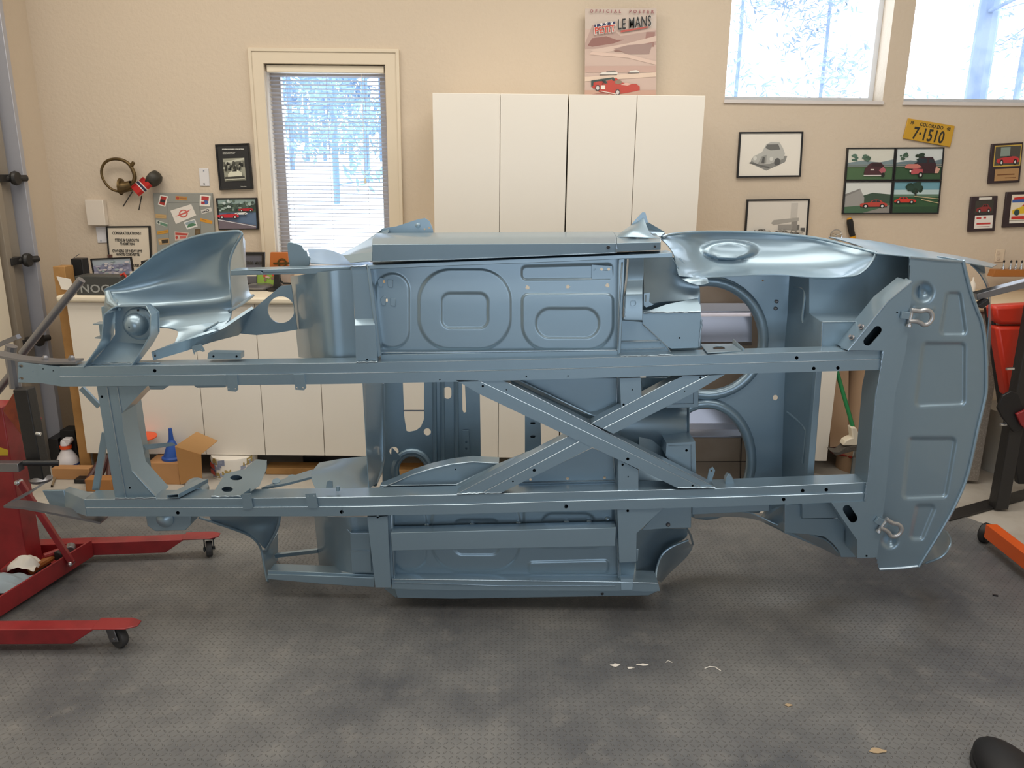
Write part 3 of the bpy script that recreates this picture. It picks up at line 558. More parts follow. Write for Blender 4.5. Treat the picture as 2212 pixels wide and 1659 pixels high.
# switch plates
sp = empty('switch_plate', P(440, 402, YW)); tag(sp, 'white blank switch plate between the horn and the race poster', 'wall plate')
MB().extr([P(x, y, YW - .006) for x, y in ((429, 364), (450, 364), (453, 402), (432, 402))], (0, .0055, 0)).build('plate', mat('plate_white', 'd9d8dc', .4), sp, bevel=.002)
for yy in (369, 397): MB().cyl(P(440 + (yy - 369) * .08, yy, YW - .0075), P(440, yy, YW - .005), .004, 10).build('screw', STEEL, sp)
sp = empty('switch_plate', P(218, 524, YW)); tag(sp, 'white wall plate half hidden behind the congratulations sign', 'wall plate')
MB().extr([P(x, y, YW - .006) for x, y in ((206, 490), (236, 489), (239, 524), (211, 525))], (0, .0055, 0)).build('plate', mat('plate_white', 'd9d8dc', .4), sp, bevel=.002)
MB().cyl(P(218, 520, YW - .0075), P(218, 520, YW - .005), .004, 10).build('screw', STEEL, sp)
tag(MB().box((P(197, 486, YW).x, YW - .045, P(200, 486, YW).z), (P(236, 486, YW).x, YW - .001, P(197, 431, YW).z)).build('wall_box', mat('box_white', 'dcd2c6', .5), bevel=.004), 'small blank off-white box on the wall left of the grey magnet board', 'box')
# grey magnet board with stickers
mb = empty('magnet_board', P(400, 560, YW)); tag(mb, 'grey metal board covered with car stickers left of the framed photos', 'board')
qb = [(330, 417), (458, 417), (466, 548), (341, 558)]
MB().extr([P(x, y, YW - .02) for x, y in qb], (0, .019, 0)).build('board', GREYM, mb, bevel=.003)
MB().tube([P(x, y, YW - .0202) for x, y in ((366, 548), (362, 438), (431, 437), (436, 548))], .0012, 5).build('seam', mat('seam_grey', '7b7d7c', .5), mb)
def sticker(quad, art): artmesh(quad, art, YW - .0212, mb, 'sticker')
sticker([(346, 421), (363, 424), (357, 447), (341, 442)], [('e8e4dc', FULL), ('a8322c', rct(.15, .1, .85, .9)), ('2c2c30', rct(.2, .35, .8, .6))])
sticker([(432, 421), (455, 423), (453, 446), (431, 444)], [('e8e4dc', FULL), ('b03a3a', rct(.15, .5, .85, .9)), ('4a66a0', circ(.6, .35, .25, .2)), ('a83038', rct(.15, .15, .5, .4))])
sticker([(379, 423), (404, 425), (404, 433), (379, 432)], [('b88a4e', FULL), ('a84a38', circ(.2, .5, .14, .4)), ('9c6a3a', rct(.4, .3, .95, .7))])
sticker([(368, 455), (413, 441), (424, 465), (380, 484)], [('ddd8d2', FULL), ('c8605a', [(.1, .5), (.4, .58), (.4, .42)]), ('c8605a', [(.9, .62), (.6, .58), (.6, .42)]), ('c8605a', circ(.5, .5, .2, .3, 20)), ('ddd8d2', circ(.5, .5, .14, .21, 16)), ('c8605a', rct(.34, .44, .66, .56))])
sticker([(336, 462), (359, 464), (359, 472), (336, 471)], [('b89a6c', FULL), ('a88a5c', rct(.1, .4, .9, .5))])
sticker([(338, 475), (362, 483), (361, 491), (338, 483)], [('c3c8c0', FULL), ('5e8470', rct(.35, .1, 1, .8)), ('3f4a48', circ(.2, .5, .1, .35))])
sticker([(339, 500), (364, 496), (364, 503), (340, 507)], [('c08f3c', FULL), ('a87a2c', rct(.1, .4, .9, .6))])
sticker([(341, 516), (365, 514), (366, 527), (344, 529)], [('b3946a', FULL), ('3a342c', rct(.3, .2, .9, .8)), ('c8b08a', rct(.1, .4, .28, .8))])
sticker([(397, 480), (421, 473), (427, 489), (404, 496)], [('dcdcdc', FULL), ('8fa0a8', rct(.08, .55, .92, .9)), ('4e7a5e', [(.1, .3), (.3, .6), (.7, .6), (.92, .35), (.9, .2), (.1, .2)])])
sticker([(434, 454), (456, 448), (458, 456), (436, 463)], [('c9c6c2', FULL), ('4a4a50', circ(.6, .5, .16, .35)), ('4a4a50', rct(.1, .3, .4, .6)), ('c9c6c2', circ(.6, .5, .08, .18))])
sticker([(433, 471), (459, 477), (458, 484), (433, 478)], [('d0922e', FULL), ('a8702a', rct(.1, .55, .5, .75))])
sticker([(377, 500), (408, 503), (403, 518), (378, 520)], [('c9b8b0', FULL), ('b0483f', rct(.05, .62, .95, .9)), ('b0483f', circ(.15, .35, .1, .2)), ('c0605a', rct(.4, .2, .9, .5))])
sticker([(421, 495), (433, 494), (433, 506), (421, 508)], [('5a4a34', FULL), ('6b5a40', rct(.2, .2, .8, .8))])
# congratulations sign
cg, inn = frame('framed_sign', 'black framed white congratulations sign on the wall behind the bench', 'sign', [(228, 489), (323, 488), (329, 603), (237, 605)], 3, [('ded3c2', FULL)], depth=.02)
tk = mat('print_3a3834', '3a3834', .5); ys = YW - .02 + .0045
for t_, x, y, s in (('CONGRATULATIONS !', 274, 506.5, .0235), ('STEVE & CAROLYN', 274.5, 521.5, .0235), ('THOMTON', 275, 529.5, .0235), ('OWNERS OF NEW 1999', 275, 545, .0235), ('WHITE CORVETTE', 276.5, 552.5, .0235)):
    text(t_, P(x, y, ys), s, tk, cg, align='CENTER', sx=.74, bold=.0004)
for t_, x, y, s in (('MUSEUM', 308, 576.5, .024), ('BY', 289, 584, .022), ('ROBERTS', 305, 593, .024)): text(t_, P(x, y, ys), s, tk, cg, align='RIGHT', sx=.76, shear=.25 if t_ != 'BY' else 0, bold=.0004)
# ------------------------------------------------------------------ on the left worktop
def onto(px, Y, z=None): p = P(px, 600, Y); return V((p.x, Y, zt if z is None else z))
def stand_prism(b, quad, Y, d): return b.prism(quad, Y, Y + d)
YK = 4.62
nz = P(200, 638, YK).z
a = onto(161, 4.37); a.x = max(a.x, WTL + .004); c = onto(259, 4.37); hz = P(200, 597, 4.37).z
cb = empty('charger_box', (a + c) / 2); tag(cb, 'dark grey battery charger box with white lettering on the left worktop', 'charger')
GBOX = mat('charger_grey', '3f4140', .5)
MB().box((a.x, 4.37, zt), (c.x, 4.50, hz)).build('box', GBOX, cb, bevel=.004)
text('NOCO', V((a.x + .022, 4.369, zt + .016)), .062, mat('print_9a9c9a', '9a9c9a', .5), cb, sx=1.12, bold=.001, space=1.05)
MB().tube([V((c.x - .02, 4.42, hz)), V((c.x + .0, 4.42, hz + .012)), V((c.x + .025, 4.42, hz - .03)), V((c.x + .04, 4.40, zt + .01))], .007, 8).build('red_cable', mat('red_cable', 'b8301f', .45), cb)
sx0 = max(P(157, 600, 4.53).x, WTL + .006); sx1 = P(182, 600, 4.53).x
sp_ = empty('speaker', V(((sx0 + sx1) / 2, 4.56, zt))); tag(sp_, 'slim black speaker standing behind the charger box', 'speaker')
MB().box((sx0, 4.53, zt), (sx1, 4.60, P(170, 559, 4.53).z)).build('cabinet', BLACK, sp_, bevel=.004)
MB().box((sx0 + .006, 4.526, zt + .01), (sx1 - .006, 4.532, P(170, 561, 4.53).z)).build('grille', mat('grille_black', '111113', .8), sp_)
MB().tube([P(156, 560, 4.56), P(171, 549, 4.56)], .002, 5).build('aerial', STEEL, sp_)
art = [('8d90ac', FULL), ('a8b4c0', rct(0, .7, 1, 1)), ('c8c4cc', [(.05, .1), (.3, .32), (.5, .35), (.9, .15), (.95, .05)])] + blobs(50, (.05, .05, .95, .9), ['9a9cb4', 'b3b2c4', 'd4ccd0', '7d86a2', 'a0b0b4'], .06, 12)
frame('framed_photo', 'framed photo of a bluish mountain scene standing on the left worktop', 'picture', [(194, 559), (283, 555), (290, 600), (203, 606)], 3, art, Y=4.83, depth=.015)
e = empty('pliers', P(237, 556, 4.9)); tag(e, 'pair of brown handled pliers standing behind the mountain photo', 'tool')
for dx in (0, 5): MB().tube([P(235 + dx, 550, 4.88), P(236 + dx, 575, 4.88)], .008, 8).build('handle', mat('brown_grip', '5a3a30', .5), e, bevel=.001)
MB().box((P(234, 575, 4.88).x, 4.87, zt), (P(243, 575, 4.88).x, 4.89, P(234, 575, 4.88).z)).build('jaws', STEEL, e)
tag(MB().box((onto(311, 4.8).x, 4.78, zt), (onto(330, 4.8).x, 4.90, P(320, 563, 4.8).z)).build('black_box', BLACK, bevel=.004), 'small black box behind the front fender on the left worktop', 'box')
e = empty('small_bottle', onto(287, 4.68)); tag(e, 'small white capped bottle right of the charger box', 'bottle')
MB().lathe(onto(287, 4.68), (0, 0, 1), [(.022, 0), (.024, .01), (.024, P(287, 596, 4.68).z - zt - .02), (.016, P(287, 594, 4.68).z - zt)], 16).build('bottle_body', PAPER, e)
MB().lathe(V((e.location.x, 4.68, P(287, 594, 4.68).z)), (0, 0, 1), [(.014, 0), (.014, .02)], 12).build('cap', WHITE, e)
# right hand group seen between fender and bulkhead
e, inn = frame('framed_photo', 'black framed certificate with white caption standing below the blind window', 'picture', [(505, 545), (571, 545), (571, 618), (505, 618)], 6, [('5b5c68', FULL), ('d8d2c4', rct(0, .25, 1, .56)), ('5a5a60', rct(0, 0, 1, .14))], Y=4.86, depth=.02)
text('2000 MKII', P(532, 571, 4.8415), .026, tk, e, sx=.85, bold=.0006)
e = empty('wooden_plaque', onto(603, 4.82)); tag(e, 'orange wood plaque with a dark round emblem standing below the blind window', 'plaque')
MB().prism([(584, 545), (622, 545), (623, 612), (580, 612)], 4.82, 4.84).build('board', mat('orange_plaque', 'b9692f', .5), e, bevel=.003)
MB().prism(circ(609, 568, 10, n=20), 4.815, 4.8195, [circ(609, 568, 7, n=18)]).prism([(590, 567), (628, 566), (628, 570), (590, 570)], 4.813, 4.8148).build('emblem', mat('dark_emblem', '5a4a24', .5, .4), e)
frame('framed_photo', 'small photo of red cars on green grass standing on the worktop under the fender bar', 'picture', [(554, 580), (596, 580), (596, 617), (554, 617)], .8, [('8fae4a', FULL), ('c8b890', rct(0, .8, 1, 1)), ('8a98a0', rct(.3, .6, .5, 1))] + blobs(14, (.4, .3, .95, .9), ['c8503f', 'b84a40', '8a6a60', 'd0b0a0'], .1, 4), Y=4.74, depth=.01)
e = empty('desk_microscope', onto(606, 4.6)); tag(e, 'black bench instrument stand with curved arm on the worktop below the fender bar', 'tool')
MB().prism([(592, 590), (603, 590), (604, 612), (610, 622), (600, 626), (572, 626), (576, 624), (590, 618)], 4.6, 4.63).build('stand', BLACK, e, bevel=.003)
MB().lathe(onto(598, 4.62), (0, 0, 1), [(.06, 0), (.06, .012), (.03, .02)], 16).build('base', BLACK, e)
MB().tube([P(603, 595, 4.62), P(606, 606, 4.62), P(612, 612, 4.62), P(634, 613, 4.62)], .006, 6).build('curved_arm', BLACK, e)
tag(MB().lathe(onto(560, 4.66), (0, 0, 1), [(.07, 0), (.085, .012), (.085, .02), (.06, .03)], 20).build('metal_dish', STEEL), 'shallow grey metal dish on the worktop behind the fender', 'dish')
tag(MB().lathe(onto(619, 4.74), (0, 0, 1), [(.045, 0), (.045, .10), (.04, .11)], 20).build('round_tin', mat('tin_tan', '9a8a80', .45)), 'tan round tin beside the black bench instrument', 'tin')
# ------------------------------------------------------------------ right end of the wall
sc_ = empty('scraper', P(1838, 520, YW)); tag(sc_, 'black and yellow handled scraper hanging on the wall above the wheel arch', 'tool')
YS = YW - .03
MB().tube([P(x, y, YS) for x, y in ((1835, 473), (1836, 480), (1839, 500), (1842, 510))], [.016, .02, .018, .017], 10).build('grip', BLACK, sc_, bevel=.001)
MB().tube([P(x, y, YS) for x, y in ((1834, 471), (1835, 476))], [.013, .0165], 10).tube([P(x, y, YS) for x, y in ((1842, 510), (1844, 522))], [.0175, .015], 10).build('yellow_band', mat('yellow_plastic', 'd89a1c', .4), sc_)
MB().prism([(1840, 522), (1850, 521), (1858, 545), (1838, 548)], YS - .002, YS + .002).build('blade', STEEL, sc_)
em = empty('round_emblem', P(1807, 524, YW)); tag(em, 'round chrome wheel shaped ornament on the wall left of the scraper', 'ornament')
ring = [P(1807 + 12 * math.cos(a * .3142), 508 + 12 * math.sin(a * .3142), YW - .02) for a in range(21)]
MB().tube(ring, .004, 6).build('ring', CHROME, em)
ml = MB()
for a in (20, 160, 270): ml.tube([P(1807, 509, YW - .02), P(1807 + 12 * math.cos(R(a)), 508 - 12 * math.sin(R(a)), YW - .02)], .004, 6)
ml.build('spokes', CHROME, em)
op = empty('outlet_plate', P(2155, 565, YW)); tag(op, 'white double socket outlet on the wall above the spark plug stand', 'outlet')
MB().box((P(2147, 565, YW).x, YW - .006, P(2155, 566, YW).z), (P(2166, 565, YW).x, YW - .0005, P(2155, 539, YW).z)).build('plate', mat('outlet_cream', 'dccab2', .45), op, bevel=.002)
for yy in (546, 558): MB().cyl(P(2155, yy, YW - .008), P(2155, yy, YW - .005), .012, 14).build('socket', mat('socket_tan', 'b9a692', .5), op)
YT = 4.88
st = empty('spark_plug_stand', onto(2190, YT)); tag(st, 'varnished wooden stand for spark plugs on the right worktop', 'stand')
zs = P(2190, 583, YT).z
MB().prism([(2150, 583), (2290, 583), (2290, 598), (2144, 598)], YT, YT + .06).build('block', mat('varnished_wood', 'a8692e', .4), st, bevel=.003)
proto = None
for i, px in enumerate((2166, 2181.5, 2193, 2205)):
    p = P(px, 583, YT + .03); p.z = zs
    if proto is None:
        k = empty('spark_plug', p); MB().lathe(p, (0, 0, 1), [(.011, 0), (.011, .012), (.008, .013), (.008, .022), (.005, .024), (.005, .042), (.003, .046)], 12).build('shell', CHROME, k)
        MB().lathe(p + V((0, 0, .042)), (0, 0, 1), [(.0055, 0), (.006, .006), (.003, .014)], 10).build('terminal', BLACK, k); proto = k
    else:
        k = proto.copy(); C.objects.link(k); k.location = p; WL[k.name] = p
        for ch in proto.children: d = ch.copy(); C.objects.link(d); d.parent = k
    tag(k, ('first spark plug from the left on the wooden stand', 'second spark plug from the left on the wooden stand', 'third spark plug from the left on the wooden stand', 'fourth spark plug on the stand nearest the right edge')[i], 'spark plug', 'spark plugs on the wooden stand')
tag(MB().lathe(onto(2103, 4.86), (0, 0, 1), [(.02, 0), (.02, .05), (.006, .07), (.004, .09)], 14).build('small_candle', PAPER), 'small white tapered bottle behind the car tail on the right worktop', 'bottle')
# red padded creeper leaning on the right bench
cr = empty('padded_seat', F(2185, 1010)); tag(cr, 'red vinyl padded mechanic seat standing upright at the right edge', 'seat')
YR = 4.12
MB().prism([(2147, 662), (2280, 655), (2280, 702), (2159, 702), (2150, 690)], YR, YR + .09).build('head_cushion', REDVINYL, cr, bevel=.018)
MB().prism([(2152, 706), (2280, 704), (2262, 860), (2177, 860)], YR, YR + .09).build('back_cushion', REDVINYL, cr, bevel=.018)
MB().prism([(2140, 667), (2147, 667), (2176, 860), (2170, 880)], YR + .05, YR + .12).prism([(2176, 860), (2262, 860), (2262, 1046), (2200, 1046)], YR + .05, YR + .09).build('frame', BLACK, cr, bevel=.004)
# white bin and boards at the right
p0 = P(2140, 1022, 4.40)
tag(MB().lathe(V((P(2172, 1000, 4.6).x, 4.62, 0)), (0, 0, 1), [(.12, 0), (.155, P(2150, 900, 4.5).z * .95), (.16, P(2150, 893, 4.5).z), (.15, P(2150, 893, 4.5).z)], 28).build('waste_bin', mat('bin_white', 'cdcbc4', .45)), 'round white plastic bin beside the grey cabinet behind the right post', 'bin')
# broom and clutter between cabinets
bm_ = empty('push_broom', F(1880, 1000)); tag(bm_, 'push broom with green handle and pale head leaning behind the tail opening', 'broom')
YB = 4.30
MB().tube([P(1795, 750, 4.46), P(1808, 803, 4.42), P(1843, 925, YB)], .0115, 12).build('handle', GREEN, bm_)
MB().prism([(1839, 924), (1850, 924), (1857, 941), (1869, 944), (1872, 950), (1868, 958), (1846, 963), (1821, 963), (1826, 953), (1837, 947), (1842, 946)], YB - .03, YB + .03).build('broom_head', CREAM, bm_, bevel=.006)
MB().prism([(1814, 976), (1826, 966), (1868, 959), (1900, 955), (1900, 974), (1868, 972), (1840, 976), (1806, 985), (1795, 975)], YB - .03, YB + .04).build('bristles', mat('grey_bristles', '55504a', .9, bump=(120, .5, 2)), bm_, bevel=.004)
tag(MB().prism([(1793, 760), (1834, 760), (1831, 962), (1793, 966)], 4.55, 4.57).build('tan_board', CARDTAN), 'tan wood board standing behind the broom handle', 'board')
tag(MB().lathe(V((P(1858, 900, 4.62).x, 4.62, 0)), (0, 0, 1), [(.105, 0), (.105, 1.02), (.09, 1.02)], 26).build('cardboard_tube', CARDTAN), 'wide tan cardboard tube standing right of the broom handle', 'tube')
tag(MB().tube([P(1890, 760, 4.5), P(1886, 815, 4.5), P(1882, 850, 4.5)], [.03, .02, .012], 12).build('yellow_handle', mat('yellow_plastic', 'd89a1c', .4)), 'yellow tool handle next to the cardboard tube', 'tool')
hz_ = [F(x, y, .10) for x, y in ((1795, 970), (1812, 962), (1830, 958), (1850, 960), (1880, 970), (1878, 990), (1850, 992), (1832, 985), (1800, 978), (1798, 968), (1820, 958))]
tag(MB().tube([V(p) for p in cr_pts([tuple(p) for p in hz_], 4)], .008, 8).build('red_hose', mat('red_hose', '9a3026', .5)), 'red hose coiled on the floor behind the broom', 'hose')
def openbox(name, label, cat, cx, cy, sx, sy, h, ang, m, t=.006):
    rot = Matrix.Rotation(ang, 3, 'Z'); c = V((cx, cy, 0)); b = MB()
    b.obox(c + V((0, 0, t / 2)), sx, sy, t, rot)
    for s_ in (-1, 1):
        b.obox(c + rot @ V((s_ * (sx - t) / 2, 0, h / 2)), t, sy, h, rot); b.obox(c + rot @ V((0, s_ * (sy - t) / 2, h / 2)), sx, t, h, rot)
    return tag(b.build(name, m), label, cat)
p = F(1862, 1040); openbox('metal_tray', 'grey metal tray standing on the floor behind the tail opening', 'tray', p.x + .07, p.y - .02, .28, .2, .17, R(-25), GREYM)
p = F(1788, 1045); openbox('metal_tray', 'shallow grey tray with wooden bottom under the cabinet edge', 'tray', p.x + .02, p.y - .10, .42, .2, .05, R(-18), mat('tray_grey', '8d8882', .5))
# ------------------------------------------------------------------ along the floor at the left
PO = MB(); YP_ = 4.40
xa = P(165, 770, YP_).x
tag(MB().box((xa - .07, 4.41, 0), (xa - .005, 4.50, P(150, 577, YP_).z)).build('wooden_post', WOOD, bevel=.002), 'rough orange wooden post standing at the left end of the cabinets', 'post')
tag(MB().prism([(122, 597), (152, 603), (160, 628), (133, 625)], 4.395, 4.399).build('paper_tag', PAPER), 'white printed paper tag stapled to the wooden post', 'tag')
def fbox(name, label, cat, x0, x1, ytop, ybot, d, m, ang=0, **k):
    a = F(x0, ybot); b_ = F(x1, ybot); h = P((x0 + x1) / 2, ytop, a.y).z
    rot = Matrix.Rotation(ang, 3, 'Z'); c = V(((a.x + b_.x) / 2, a.y + d / 2, h / 2))
    return tag(MB().obox(c, b_.x - a.x, d, h, rot).build(name, m, bevel=.004), label, cat, **k)
# spray bottle
p = F(147, 1010); p.z = 0
sb = empty('spray_bottle', F(147, 1025)); tag(sb, 'white spray bottle with a red ring on the floor by the left wall', 'bottle')
y_ = 4.44; zz = lambda y: P(147, y, y_).z; xx = lambda x, y=950: P(x, y, y_).x
bz = 0.0; c0 = V((xx(147, 1000), y_, 0)); 
MB().lathe(c0, (0, 0, 1), [(.058, 0), (.062, .02), (.062, zz(994)), (.05, zz(985)), (.028, zz(972)), (.024, zz(965))], 24).build('bottle_body', mat('bottle_white', 'dbd8dc', .35), sb)
MB().lathe(c0, (0, 0, 1), [(.032, zz(968)), (.032, zz(962))], 18).build('ring', OPLAST, sb)
MB().lathe(c0, (0, 0, 1), [(.028, zz(962)), (.026, zz(955)), (.02, zz(950))], 16).prism([(134, 948), (150, 948), (152, 955), (147, 963), (137, 963)], y_ - .02, y_ + .02).build('trigger_head', mat('bottle_white', 'dbd8dc', .35), sb, bevel=.004)
MB().lathe(c0, (0, 0, 1), [(.0625, zz(1003)), (.0625, zz(999))], 24).build('blue_band', BLUE, sb)
fbox('battery_case', 'small black case on the floor behind the door track', 'case', 112, 134, 948, 1012, .16, BLACK)
fbox('black_bag', 'tall black case between the spray bottle and the grey board', 'case', 140, 172, 930, 1012, .10, mat('bag_black', '0f0f11', .7))
e = tag(MB().prism([(168, 924), (184, 918), (202, 1010), (186, 1014)], 4.42, 4.44).build('grey_board', mat('grey_scuffed_board', '9b9690', .6, var=(14, '8a847c', .45, .6)), bevel=.002), 'scuffed grey board leaning at the left end of the cabinets', 'board')
fbox('parts_carton', 'flat tan carton on the floor in front of the spray bottle', 'box', 114, 196, 1012, 1036, .06, CARD)
fbox('parts_carton', 'small open brown carton left of the front crossmember', 'box', 186, 244, 1036, 1062, .07, mat('card_brown', 'a3703e', .75))
fbox('black_block', 'flat black block on the floor in front of the small cartons', 'block', 160, 185, 1036, 1045, .08, BLACK)
for i, (x0, y0, x1, y1) in enumerate(((232, 985, 224, 1040), (240, 990, 250, 1040), (215, 1000, 200, 1042))):
    a = P(x0, y0, 4.30); b_ = F(x1, y1)
    tag(MB().tube([a, V((b_.x, 4.2, .02))], .02, 10).build('dark_tube', mat('dark_red_tube', '4a2a28', .5)), ('dark red pipe standing behind the front crossmember, middle of three', 'dark red pipe leaning behind the crossmember, rightmost of three', 'dark red pipe leaning behind the crossmember, leftmost of three')[i], 'pipe', 'dark pipes behind the crossmember')
# open cardboard box with flap
cx = empty('cardboard_box', F(385, 1050)); tag(cx, 'open brown cardboard box with raised flap on the floor under the cabinets', 'box')
a = F(322, 1046); b_ = F(390, 1046); yb0 = a.y; hz2 = min(P(350, 978, yb0).z, zb - .006)
MB().box((a.x, yb0, 0), (b_.x, yb0 + .26, hz2)).build('carton', CARD, cx, bevel=.002)
MB().prism([(378, 965), (434, 982), (437, 1038), (390, 1046), (384, 1000)], yb0 - .006, yb0 - .002).build('side_panel', mat('card_painted_shade', 'b0824f', .75), cx)  # side panel's shade put into a darker cardboard colour
MB().extr([P(378, 965, yb0 - .004), P(425, 934, yb0 + .05), P(470, 953, yb0 + .05), P(434, 982, yb0 - .004)], (0, 0, .004)).build('flap', mat('card_painted_light', 'c39662', .75), cx)  # light on the flap put into a paler cardboard colour
# funnel and orange disc on the carton
YFN = yb0 + .08
fn = empty('funnel', V((P(371, 960, YFN).x, YFN, hz2))); tag(fn, 'blue plastic funnel upside down on the cardboard box', 'funnel')
c0 = V((P(371, 960, YFN).x, YFN, hz2)); hh = P(371, 925, YFN).z - hz2
MB().lathe(c0, (0, 0, 1), [(.062, 0), (.062, .012), (.05, .02), (.022, hh * .55), (.015, hh * .62)], 24).build('cone', BLUE, fn)
MB().lathe(c0, (0, 0, 1), [(.0145, hh * .6), (.009, hh)], 16).build('spout', BLUE, fn)
od = empty('orange_disc', V((P(310, 943, YFN).x, YFN + .02, hz2))); tag(od, 'orange plastic disc with a black knob left of the funnel', 'disc')
c1 = V((P(310, 943, YFN).x, YFN - .04, P(310, 945, YFN - .04).z))
MB().lathe(c1, (0, 0, 1), [(.055, -.008), (.09, 0), (.09, .006), (.03, .012)], 26).build('disc', OPLAST, od)
MB().lathe(c1, (0, 0, 1), [(.03, -(c1.z - hz2) + .0), (.03, -.008)], 14).build('foot', mat('dark_red_tube', '4a2a28', .5), od)
MB().lathe(c1, (0, 0, 1), [(.018, .01), (.02, .02), (.016, .03)], 12).build('knob', BLACK, od)
# wrapped bucket
a = F(444, 1038); b_ = F(545, 1038); c0 = V(((a.x + b_.x) / 2, a.y + .12, 0)); r_ = (b_.x - a.x) / 2 * .98; hb = min(P(495, 990, a.y + .0).z, zb - .006)
bk = empty('wrapped_tub', c0); tag(bk, 'white tub wrapped in patterned paper under the cabinets right of the cardboard box', 'tub')
MB().lathe(c0, (0, 0, 1), [(r_ * .96, 0), (r_, hb * .9), (r_ * .97, hb), (r_ * .8, hb)], 36).build('tub_body', PAPER, bk)
rd = random.Random(4); gs = MB(); cols = ['8a93ad', 'b09a5e', '9aa2b8', 'b8453c']
for i in range(34):
    an = R(rd.uniform(195, 345)); zc = rd.uniform(.12, .9) * hb; w_ = rd.uniform(.012, .024); h_ = rd.uniform(.012, .022); gs.m(i % 3)
    pts = []
    for (u, v_) in ((-1, -1), (1, -.6), (1, 1), (-1, .6)):
        aa = an + u * w_ / r_; rr = (r_ * (.96 + .04 * zc / hb / .9)) + .0012; pts.append(c0 + V((rr * math.cos(aa), rr * math.sin(aa), zc + v_ * h_)))
    gs.add(pts, [(0, 1, 2, 3)])
gs.build('printed_wrap', [ink(h) for h in cols[:3]], bk)
for k in (0, 1):
    gs = MB()
    aa = R(222); rr = r_ * 1.0; base = c0 + V((rr * math.cos(aa), rr * math.sin(aa), hb * (.62 - .3 * k))); tdir = V((-math.sin(aa), math.cos(aa), 0))
    gs.add([base - tdir * .03 + V((0, -.004, -.012)), base + tdir * .03 + V((0, -.004, -.016)), base + tdir * .03 + V((0, -.004, .012)), base - tdir * .03 + V((0, -.004, .016))], [(0, 1, 2, 3)])
    gs.build('red_print', ink('b8453c'), bk)

# timber on the floor
fbox('timber_plank', 'pale timber plank lying on the floor under the cabinets at centre left', 'plank', 574, 690, 1011, 1025, .1, WOOD)
fbox('timber_plank', 'stacked timber plank lower of two seen through the round dash hole', 'plank', 840, 960, 1015, 1028, .12, WOOD)
fbox('dark_crate', 'dark low crate under the cabinets above the timber plank', 'crate', 655, 790, 986, 1006, .12, BLACK)
tag(MB().tube([V((F(120, 1040).x, 4.25, .006))] + [F(x, y, .01) for x, y in ((112, 1050), (118, 1035), (122, 1005))], .006, 6).build('grey_cable', mat('cable_tan', '8a7a62', .6)), 'thin tan cable looping on the floor by the door track', 'cable')
# ------------------------------------------------------------------ left rotisserie stand
def caster(px, py, parent, fork, r=.05, side=0.0, zt_=.12):
    p = F(px, py); c = V((p.x, p.y + .01, r + .005)); w = empty('caster', c); w.parent = parent; w.location = c - WL[parent.name]; WL[w.name] = c
    ax = V((math.sin(side), math.cos(side), 0)); d = V((ax.y, -ax.x, 0))
    MB().lathe(c, ax, [(r * .5, -.014), (r * .92, -.014), (r, -.009), (r, .009), (r * .92, .014), (r * .5, .014)], 24).build('wheel', mat('caster_grey', '3c3b3c', .55), w)
    f = MB()
    for s_ in (-1, 1): f.bar(c + ax * s_ * .02 - V((0, 0, .012)), c + ax * s_ * .02 + V((0, 0, zt_ - r - .012)) - d * .02, .004, .05, d)
    f.obox(c - d * .02 + V((0, 0, zt_ - r - .012)), .075, .06, .006); f.cyl(c - ax * .026, c + ax * .026, .008, 10)
    f.build('fork', fork, w, bevel=.001)
    return w
WL_ = WL
ls = empty('rotisserie_stand', F(20, 1270)); tag(ls, 'red rotisserie stand with castor legs holding the front of the car body', 'stand')
ZL = .102; RR = RED
px0 = F(22, 1255); YP0 = px0.y
# legs
def leg(x0, y0, x1, y1, name='leg'):
    a = F(x0, y0, ZL); b = F(x1, y1, ZL); d = (b - a).normalized(); n_ = V((-d.y, d.x, 0)) * .062
    m = MB(); h = V((0, 0, -.062))
    q0 = a; q1 = b; q2 = b + n_; q3 = a + n_
    c1 = b - d * .02 + h
    m.add([q0, q1, q2, q3, q0 + h, q1 + h - d * .09, q2 + h - d * .09, q3 + h], [(0, 1, 2, 3), (4, 7, 6, 5), (0, 4, 5, 1), (1, 5, 6, 2), (2, 6, 7, 3), (3, 7, 4, 0)])
    m.extr([b - d * .01 - n_ * .12, b + d * .11 - n_ * .12, b + d * .15 + n_ * .2, b + d * .15 + n_ * .8, b + d * .11 + n_ * 1.12, b - d * .01 + n_ * 1.12], (0, 0, .006))
    return m.build(name, RR, ls, bevel=.003)
leg(63, 1178, 398, 1166); leg(-260, 1362, 205, 1359)
caster(452, 1204, ls, BLACK, .036, R(70), .1); caster(257, 1402, ls, STEEL, .042, R(28), .1)
# vee plates
def plate(p0, p1, z0, z1, name, t=.008):
    a = F(*p0, z0); b = F(*p1, z0); d = (b - a).normalized(); n_ = V((-d.y, d.x, 0)) * t
    return MB().extr([a, b, b + V((0, 0, z1 - z0)), a + V((0, 0, z1 - z0))], n_).build(name, RR, ls, bevel=.002)
plate((-60, 1372), (203, 1201), .045, .125, 'brace_plate'); plate((10, 1260), (88, 1186), .05, .115, 'brace_plate')
a = F(-60, 1345, .05); 
MB().add([F(-60, 1352, .048), F(190, 1200, .048), F(90, 1192, .048), F(-60, 1300, .048)], [(0, 1, 2, 3)]).build('tray', RR, ls, solid=.004)
